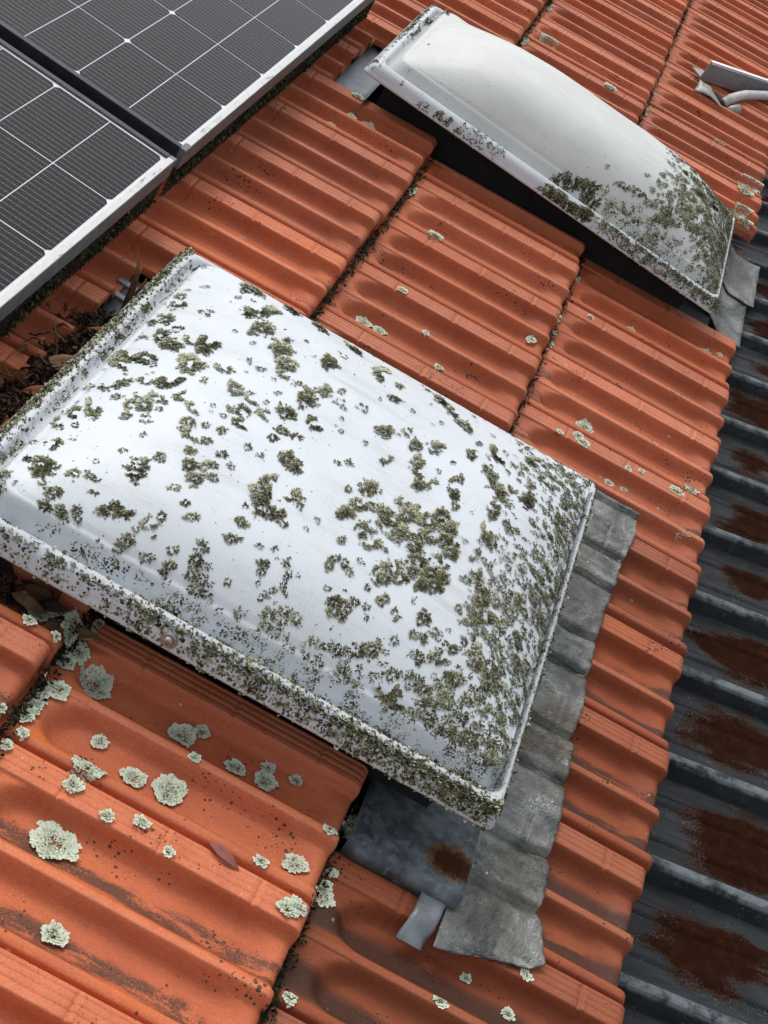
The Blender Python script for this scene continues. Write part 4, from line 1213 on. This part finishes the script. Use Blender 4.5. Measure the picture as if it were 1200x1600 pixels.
# ---------------------------------------------------------------- flashings
MAT_LEAD = m_lead('lead')
MAT_TRAY = m_galv('zinc_tray', (-.235 + .28, -1.600 + 1.59, .034))
MAT_ZINC = m_plain('zinc_grey', (.22, .24, .26), .45, .3, 25, .2, .15)
MAT_PALE_ZINC = m_plain('bare_zinc', (.19, .21, .22), .4, .35, 40, .25, .15)


_SOFT = {}


def roof_soft(s, t, w=.024):
    """the tiles' surface as a stiff sheet would lie on it"""
    k = (round(min(s, -.004), 4), round(t, 4), w)
    if k not in _SOFT:
        q = np.concatenate([np.linspace(-w, w, 7), np.linspace(-.058, .058, 7)])
        z = roof_zv(np.full(14, k[0]), k[1] + q)
        _SOFT[k] = float(.26 * z[7:].max() + .52 * z[:7].max() + .22 * z[:7].mean())
    return _SOFT[k]


def apron_near():
    root = thing('lead_flashing', 'crinkled grey lead flashing dressed over the tiles under the larger skylight', 'flashing', (-.2, -1.2, .02))
    tt = np.linspace(-1.715, -.752, 260); u = np.linspace(0, 1, 44)
    V = []
    for t in tt:
        s1 = np.interp(t, [-1.72, -1.70, -1.666, -1.62, -1.545, -1.41, -1.17, -1.03, -.76], [-.22, -.115, -.100, -.112, -.122, -.124, -.134, -.132, -.114])
        s1 += .004 * mnoise.noise((t * 16, 0, 0)) + .0025 * mnoise.noise((t * 60, 3, 0))
        s0 = float(np.interp(t, [-1.46, -1.42, -.955, -.93], [-.222, -.262, -.262, -.205]))
        if t < -1.69:
            s0 = s0
        for k in u:
            s = s0 + (s1 - s0) * k
            tb = t
            if t < -1.64:                                    # the near end runs out at a slant
                cutn = -1.705 + .27 * (s + .246)
                tb = -1.64 + (t + 1.64) * (cutn + 1.64) / (-.075)
            z = roof_soft(s, tb) + .0045
            flat = sst(-.185, -.236, s)
            z = z * (1 - flat) + (.030 + .02 * flat) * flat if -1.43 < tb < -.95 else z * (1 - .6 * flat) + .6 * flat * .020
            z += .0022 * mnoise.noise((s * 20, tb * 20, 1)) + .0008 * mnoise.noise((s * 60, tb * 60, 4))
            z += .0024 * (1 - abs(mnoise.noise((s * 15 + 3, tb * 19, 6)))) ** 6 - .0016 * (1 - abs(mnoise.noise((s * 24, tb * 21, 9)))) ** 10
            lift = sst(.86, 1.0, k) * (.5 + .5 * mnoise.noise((tb * 22, 9, 1)))
            z += .004 * float(lift)
            V.append((s + .2, tb + 1.2, z - .02))
    o = part('sheet', mesh_of('lead_sheet', V, grid_faces(len(tt), len(u)), MAT_LEAD), root)
    solid(o, .0022)
    # the short bright tab folded down beside it
    tab = []
    for i, s in enumerate(np.linspace(-.252, -.2225, 6)):
        for k, t in enumerate(np.linspace(-1.632, -1.700, 9)):
            tab.append((s + .2 - .006 * k / 8, t + 1.2, roof_soft(s, t, .008) + .0085 - .02 + .001 * mnoise.noise((s * 60, t * 60, 0))))
    o = part('tab', mesh_of('tab', tab, grid_faces(6, 9), MAT_PALE_ZINC), root)
    solid(o, .0015)
    return root


def apron_far():
    root = thing('lead_flashing', 'two overlapping stained lead flaps below the narrow skylight, lying on the metal roof', 'flashing', (0, .25, -.03))
    def lip(s, t):                      # down from the rim, over the eave, onto the metal ribs
        zr = -.1655 + math.tan(SLOPE) * (s + .14) + .0265 / math.cos(SLOPE)
        return float(np.interp(s, [-.2, -.06, -.02, .015, .06], [.0, -.034, -.056, zr + .020, zr + .009]))
    for t0, t1, s1, dz in ((.235, .485, .066, .0), (.455, .690, .080, .004)):
        V = []
        ss = np.linspace(-.15, s1, 26); tt = np.linspace(t0, t1, 24)
        for s in ss:
            for t in tt:
                k = (t - t0) / (t1 - t0)
                z = lip(s, t) + dz - .003 * math.sin(k * math.pi) * float(sst(-.08, .03, s)) + .0016 * mnoise.noise((s * 20, t * 20, 7)) + .0006 * mnoise.noise((s * 60, t * 60, 2))
                V.append((s + .0022 * mnoise.noise((t * 20, 1, 1)) * float(sst(.0, s1, s)), t - .25, z + .03))
        o = part('flap', mesh_of('lead_flap', V, grid_faces(len(ss), len(tt))[:, ::-1], MAT_LEAD), root)
        solid(o, .0022)
    return root


lead_near = apron_near()
lead_far = apron_far()

tray = thing('tray_flashing', 'dark galvanised tray with a rust bloom at the near corner of the larger skylight', 'flashing', (-.28, -1.59, .012))
V = []
sec = [(-1.648, -.014), (-1.645, -.004), (-1.641, .003), (-1.634, .0055), (-1.62, .004), (-1.60, .001), (-1.592, .0028), (-1.584, .0006), (-1.55, -.003), (-1.52, -.006), (-1.48, -.008)]
for s in np.linspace(-.350, -.2135, 12):
    for t, z in sec:
        V.append((s + .28, t + 1.59, z + .0045 + STEP * (s + G) / G + .0010 * mnoise.noise((s * 30, t * 30, 1))))
o = part('tray', mesh_of('tray', V, grid_faces(12, len(sec)), MAT_TRAY), tray)
solid(o, .0012)

gut = thing('gutter_flashing', 'smooth grey sheet gutter between cut tiles and the narrow skylight', 'flashing', (-.93, .2, 0))
V = []
sec = [(-1.03, -.036), (-.985, -.036), (-.955, -.036), (-.93, -.035), (-.905, -.033), (-.888, -.026), (-.880, .03)]
for t in np.linspace(-.06, .50, 14):
    for s, z in sec:
        V.append((s + .93, t - .2, z + .0015 * mnoise.noise((s * 12, t * 12, 3))))
o = part('gutter_sheet', mesh_of('gutter_sheet', V, grid_faces(14, len(sec))[:, ::-1], MAT_ZINC), gut)
solid(o, .001)
gut2 = thing('gutter_flashing', 'narrow grey sheet gutter under leaf litter behind the larger skylight', 'flashing', (-.93, -1.2, 0))
V = []
for t in np.linspace(-1.66, -.905, 18):
    for s, z in sec:
        V.append((s + .93, t + 1.2, z + .0015 * mnoise.noise((s * 12, t * 12, 3))))
o = part('gutter_sheet', mesh_of('gutter_sheet', V, grid_faces(18, len(sec))[:, ::-1], MAT_ZINC), gut2)
solid(o, .001)
for t0 in (-1.00, -.965):
    pv, pf = box(-.035, .05, -.006, .006, -.016, -.0085)
    bevel(part('seam', mesh_of('seam', pv, pf, MAT_ZINC, False), gut2, (0, t0 + 1.2, 0)), .002)

# ---------------------------------------------------------------- solar panels
MAT_CELL, MAT_GLASS = m_cell(), m_glass()
MAT_BACK = m_plain('white_backsheet', (.72, .73, .74), .5, 0, 30, .05, .02)
MAT_FRAME = m_plain('frame_aluminium', (.035, .038, .044), .4, .3, 60, .25, .1)
MAT_RAIL = m_plain('lit_rail', (.15, .158, .163), .5, .2, 60, .2, .1)  # same frame, coloured lighter for the light its lower face reflects
MAT_DEP = m_deposit()
MAT_MESH = m_plain('guard_mesh', (.02, .021, .019), .7, .2, 90, .4, .4)
CW, CH = .0915, .1795          # half cell pitch down the slope and across


def cell_mesh(flip):
    w, h, c, z = CW - .0017, CH - .0027, .0065, .0
    p = [(-w / 2, -h / 2), (w / 2, -h / 2), (w / 2, h / 2), (-w / 2, h / 2)]
    pts = [(-w / 2, -h / 2 + c), (-w / 2 + c * .8, -h / 2), (w / 2, -h / 2), (w / 2, h / 2), (-w / 2 + c * .8, h / 2), (-w / 2, h / 2 - c)]
    if flip:
        pts = [(-x, y) for x, y in pts][::-1]
    n = len(pts)
    V = [(x, y, 0) for x, y in pts] + [(x, y, -.0004) for x, y in pts]
    F = [tuple(range(n))] + [(i, i + n, (i + 1) % n + n, (i + 1) % n) for i in range(n)]
    return mesh_of('cell', V, F, MAT_CELL, False)


CELLS = [cell_mesh(False), cell_mesh(True)]


def panel(t1, label, s1=-1.0, top=.110):
    """t1: its edge at higher t; s1: lower edge"""
    fw, bd, rows, cols = .011, .004, 18, 6
    W = cols * CH + 2 * (fw + bd); Lg = rows * CW + 2 * fw + .012 + .005
    root = thing('solar_panel', label, 'solar panel', (s1, t1, top), 'solar panels')
    fh = .035
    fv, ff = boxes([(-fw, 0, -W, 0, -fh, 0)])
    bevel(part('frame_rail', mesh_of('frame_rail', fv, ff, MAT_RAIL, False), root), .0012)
    for a in ((-Lg, -fw - .0004, -fw, 0, -fh, 0), (-Lg, -fw - .0004, -W, -W + fw, -fh, 0), (-Lg, -Lg + fw, -W + fw + .0004, -fw - .0004, -fh, 0)):
        fv, ff = box(*a)
        bevel(part('frame_rail', mesh_of('frame_rail', fv, ff, MAT_FRAME, False), root), .0012)
    # washed-down mineral deposit left on the lower lip of the frame
    fv, ff = box(-.0105, -.0012, -W + .02, -.012, .0002, .0008)
    part('deposit', mesh_of('deposit', fv, ff, MAT_DEP, False), root)
    fv, ff = box(-Lg + fw, -fw, -W + fw, -fw, -.0050, -.0040)
    part('backsheet', mesh_of('backsheet', fv, ff, MAT_BACK, False), root)
    fv, ff = box(-Lg + fw, -fw, -W + fw, -fw, -.0022, -.0012)
    part('glass', mesh_of('glass', fv, ff, MAT_GLASS, False), root)
    for r in range(rows):
        for c in range(cols):
            part('cell', CELLS[(r + 1) % 2], root, (-fw - .005 - CW * (r + .5), -fw - bd - CH * (c + .5), -.0034))
    # bird guard hanging from the frame to the tiles
    V, F = [], []
    for i in range(int(W / .012)):
        y = -i * .012
        for b in ((-.006, -.0045, y - .0022, y, -.098, -.030),):
            v, f = box(*b); F += [tuple(q + len(V) for q in w) for w in f]; V += v
    for i in range(6):
        z = -.090 + i * .0105
        v, f = box(-.0068, -.0052, -W, 0, z, z + .0022); F += [tuple(q + len(V) for q in w) for w in f]; V += v
    part('bird_guard', mesh_of('bird_guard', V, F, MAT_MESH, False), root, kind='stuff')
    # moss caught on the guard
    n = 3800
    y = -rng.uniform(0, W, n); z = -rng.uniform(.034, .092, n)
    keep = np.array([mnoise.noise((a * 9, b * 25, 4)) + .3 * mnoise.noise((a * 50, b * 50, 1)) > -.08 for a, b in zip(y, z)])
    y, z = y[keep], z[keep]; n = len(y)
    Pt = np.stack([np.full(n, -.0045), y, z], 1); Nm = np.tile([[.9, 0, .43]], (n, 1))
    L = rng.uniform(.003, .007, n)
    v, f, tn = flakes(Pt, Nm, rng.normal(0, 1, (n, 3)), L, L * .7, rng.uniform(.1, .8, n), np.clip(rng.normal(.35, .22, n), 0, 1))
    part('moss', mesh_of('guard_moss', v, f, MAT_MOSS, True, tn), root, kind='stuff')
    return root


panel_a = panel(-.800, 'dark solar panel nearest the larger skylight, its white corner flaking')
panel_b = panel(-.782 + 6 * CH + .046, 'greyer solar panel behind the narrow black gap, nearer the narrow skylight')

# ---------------------------------------------------------------- bracket and conduit by the far tiles
MAT_ALU = m_plain('brushed_aluminium', (.30, .30, .31), .45, .45, 50, .12, .05)
MAT_ALU_EDGE = m_plain('bright_aluminium', (.78, .78, .78), .35, .4, 50, .05, .05)
MAT_CONDUIT = m_plain('grey_conduit', (.50, .51, .50), .5, 0, 60, .15, .1)
MAT_SCRAP = m_plain('scrap_lead', (.28, .28, .25), .5, .3, 60, .4, .5)
br = thing('mounting_bracket', 'grey aluminium angle bracket standing on the far tiles, a hose at its foot', 'bracket', (-.25, 1.392, .016))
br.matrix_world = br.matrix_world @ Matrix.Rotation(math.radians(45), 4, 'Z')
pv, pf = box(0, .34, 0, .0035, .002, .060)
bevel(part('plate', mesh_of('plate', pv, pf, MAT_ALU, False), br), .001)
pv, pf = boxes([(0, .34, -.004, .009, .0602, .0624), (0, .34, -.0042, -.0018, .055, .0600)])
bevel(part('top_flange', mesh_of('top_flange', pv, pf, MAT_ALU_EDGE, False), br), .0006)
pv, pf = box(0.004, .34, .0037, .05, .0062, .0095)
part('foot', mesh_of('foot', pv, pf, MAT_ALU, False), br)
pts, rad = [], []
way = np.array([(-.158, 1.366, .012), (-.150, 1.380, .026), (-.132, 1.418, .034), (-.112, 1.462, .038), (-.057, 1.546, .045), (-.005, 1.62, .050), (.05, 1.70, .052)])
for i in range(84):
    k = i / 83 * 6
    pts.append(tuple(np.interp(k, range(7), way[:, q]) for q in range(3)))
    rad.append(.0135 if i % 2 else .0115)
cv, cf = tube(pts, rad, 14)
cd = thing('conduit', 'pale corrugated conduit bending along the foot of the grey bracket', 'conduit', (-.15, 1.36, .02))
part('hose', mesh_of('hose', [(a + .15, b - 1.36, c - .02) for a, b, c in cv], cf, MAT_CONDUIT), cd)
cv, cf = tube([(-.140, 1.350, -.004), (-.128, 1.362, .010), (-.112, 1.374, .020)], [.014, .0145, .014], 16)
part('sleeve', mesh_of('sleeve', [(a + .15, b - 1.36, c - .02) for a, b, c in cv], cf, MAT_SCRAP), cd)
V = []
for i in range(9):
    for k in range(7):
        a, b = i / 8, k / 6
        V.append((-.045 + .09 * a, -.022 + .044 * b * (1 - .5 * a), .012 * math.sin(a * 3 + b) + .004 * mnoise.noise((a * 4, b * 4, 1)) + .010 * b))
sc = lone('lead_scrap', mesh_of('lead_scrap', V, grid_faces(9, 7), MAT_SCRAP), (-.205, 1.335, .010), 'crumpled offcut of lead lying under the end of the corrugated conduit', 'lead scrap')
solid(sc, .002)
MAT_MUD = m_plain('dried_mud', (.05, .030, .020), .9, 0, 40, .5, .8)
V, F = [], []
for i in range(7):
    for k in range(12):
        a = i / 6 * 1.5708; b = k / 12 * 6.2832
        r = 1 + .25 * mnoise.noise((math.cos(b) * 2, math.sin(b) * 2, i))
        V.append((.045 * math.cos(a) * math.cos(b) * r, .020 * math.cos(a) * math.sin(b) * r, .020 * math.sin(a) * r))
for i in range(6):
    for k in range(12):
        F.append((i * 12 + k, i * 12 + (k + 1) % 12, (i + 1) * 12 + (k + 1) % 12, (i + 1) * 12 + k))
lone('dirt_clod', mesh_of('dirt_clod', V, F, MAT_MUD), (-.185, 1.372, .0), 'brown clod of dirt packed against the bracket foot', 'dirt')

# ---------------------------------------------------------------- leaves and twigs
LEAF_MATS = [m_leaf('dry_leaf', (.085, .042, .021), (.19, .10, .052)), m_leaf('tan_leaf', (.24, .135, .075), (.36, .22, .13)),
             m_leaf('pink_leaf', (.30, .10, .085), (.40, .16, .13)), m_leaf('orange_leaf', (.21, .085, .030), (.30, .13, .05)),
             m_leaf('black_leaf', (.016, .011, .008), (.045, .031, .022))]


def leaf_mesh(L, W, curl, twist, mat, blunt=0.0):
    n = 13
    V = []
    for i in range(n):
        k = i / (n - 1)
        w = W * (math.sin(math.pi * k ** .85) ** .9 * (1 - blunt) + blunt) + .0004
        z = curl * math.sin(k * math.pi) + .002 * mnoise.noise((k * 4, L * 90, 0))
        tw = twist * (k - .5)
        for m in (-1, -.5, 0, .5, 1):
            y = m * w / 2
            V.append((L * (k - .5), y * math.cos(tw), z + y * math.sin(tw) + abs(m) * w * .16))
    return mesh_of('leaf', V, grid_faces(n, 5)[:, ::-1], mat)


def leaf(s, t, z, ang, L, W, mat, label, group=None, curl=.006, twist=.4, tilt=(0, 0), blunt=0.0, cat='leaf', name='leaf'):
    rot = Matrix.Rotation(math.radians(ang), 4, 'Z') @ Matrix.Rotation(math.radians(tilt[0]), 4, 'Y') @ Matrix.Rotation(math.radians(tilt[1]), 4, 'X')
    o = lone(name, leaf_mesh(L, W, curl, twist, LEAF_MATS[mat], blunt), (s, t, z), label, cat, group, rot)
    solid(o, .0005)
    return o


LEAVES = []
TWIGS = []
leaf(-.462, -1.752, roof_z(-.462, -1.752) + .004, -16, .042, .011, 2, 'small pinkish leaf lying on a lichen spot on the front tiles', curl=.003, tilt=(-3, 10))
leaf(-.925, -1.235, .020, 62, .046, .022, 1, 'flat tan bark flake on the litter behind the larger skylight', curl=.001, twist=.1, blunt=.75, tilt=(8, 18))
leaf(-.915, -1.300, .012, 35, .058, .022, 3, 'broad orange-brown leaf beside the bark flake', curl=.004, twist=.5, tilt=(4, 14))
leaf(-.905, -1.395, .030, 63, .066, .024, 3, 'broad rust-brown leaf overhanging the rim of the larger skylight', curl=.006, twist=.3, tilt=(5, 16))
leaf(-.938, -1.035, .045, 118, .095, .010, 0, 'long curled leaf standing on end by the corner of the larger skylight', curl=.012, twist=1.6, tilt=(-48, 20))
leaf(-.925, -1.010, .018, 95, .060, .014, 0, 'brown leaf lodged at the foot of the upright curled leaf', curl=.008, twist=1.0, tilt=(-20, 30))
for i in range(60):
    t = rnd.uniform(-1.66, -1.12); s = rnd.uniform(-.985, -.895)
    leaf(s, t, rnd.uniform(-.012, .030), rnd.uniform(0, 360), rnd.uniform(.018, .045), rnd.uniform(.006, .014), rnd.choice((0, 0, 0, 3, 4)), 'dry brown leaf in the litter between panel and larger skylight',
         'dry leaves behind the larger skylight', curl=rnd.uniform(.002, .010), twist=rnd.uniform(-1.4, 1.4), tilt=(rnd.uniform(-40, 40), rnd.uniform(-50, 50)))
for i in range(34):
    s = rnd.uniform(-.86, -.70); t = -1.585 + rnd.uniform(-.03, .03)
    leaf(s, t, rnd.uniform(-.006, .020), rnd.uniform(-60, 60), rnd.uniform(.025, .055), rnd.uniform(.008, .017), rnd.choice((0, 4, 4, 4)), 'blackened leaf wedged under the near rim of the larger skylight',
         'blackened leaves under the near rim', curl=rnd.uniform(.002, .010), twist=rnd.uniform(-1.2, 1.2), tilt=(rnd.uniform(-35, 35), rnd.uniform(-45, 45)))
for i in range(9):
    leaf(rnd.uniform(.0, .06), rnd.uniform(.71, .78), rnd.uniform(-.105, -.085), rnd.uniform(0, 360), rnd.uniform(.02, .05), rnd.uniform(.008, .016), rnd.choice((0, 4, 3)), 'dark leaf in the black gap past the narrow skylight',
         'leaves in the gap past the narrow skylight', tilt=(rnd.uniform(-30, 30), rnd.uniform(-30, 30)))
MAT_TWIG = m_plain('twig_bark', (.085, .060, .043), .85, 0, 80, .4, .4)
for i in range(16):
    t = rnd.uniform(-1.62, -1.10); s = rnd.uniform(-.985, -.92); a = rnd.uniform(0, 6.28); L = rnd.uniform(.03, .085)
    pts = [(L * (k / 7 - .5) * math.cos(a) + .006 * mnoise.noise((k * .6, i, 0)), L * (k / 7 - .5) * math.sin(a) + .006 * mnoise.noise((k * .6, i, 5)), .012 * math.sin(k * .5 + i) + .03 * (k / 7)) for k in range(8)]
    v, f = tube(pts, [.0013 * (1 - .7 * k / 7) + .0003 for k in range(8)], 6)
    lone('twig', mesh_of('twig', v, f, MAT_TWIG), (s, t, .012 + rnd.uniform(0, .012)), 'thin bent twig in the litter between panel and larger skylight', 'twig', 'twigs behind the larger skylight')
# crumbled litter that nobody could count
n = 24000
t = rng.uniform(-1.70, -1.08, n); s = -.935 + rng.normal(0, .024, n)
keep = np.array([mnoise.noise((a * 9, b * 9, 2)) + .5 * mnoise.noise((a * 33, b * 33, 2)) > -.22 for a, b in zip(s, t)]) & (s < -.885)
s, t = s[keep], t[keep]; m = len(s)
Pt = np.stack([s, t, -.022 + rng.uniform(0, .040, m) * np.exp(-((s + .925) / .035) ** 2)], 1)
s2 = rng.uniform(-.88, -.70, 1500); t2 = -1.583 + rng.normal(0, .016, 1500)
Pt = np.concatenate([Pt, np.stack([s2, t2, rng.uniform(-.02, .008, 1500)], 1)])
m = len(Pt)
L = rng.uniform(.0025, .011, m)
v, f, tn = flakes(Pt, unit(rng.normal(0, .6, (m, 3)) + [0, 0, 1]), rng.normal(0, 1, (m, 3)), L, L * rng.uniform(.12, .5, m), rng.uniform(0, .6, m), rng.uniform(0, 1, m))
MAT_LITTER = m_flakes('leaf_crumbs', (.014, .010, .007), (.060, .036, .023), (.19, .115, .07))
ll = lone('leaf_litter', mesh_of('leaf_litter', v, f, MAT_LITTER, True, tn), (0, 0, 0), 'dark crumbled leaf litter packed around the larger skylight', 'leaf litter')
ll['kind'] = 'stuff'
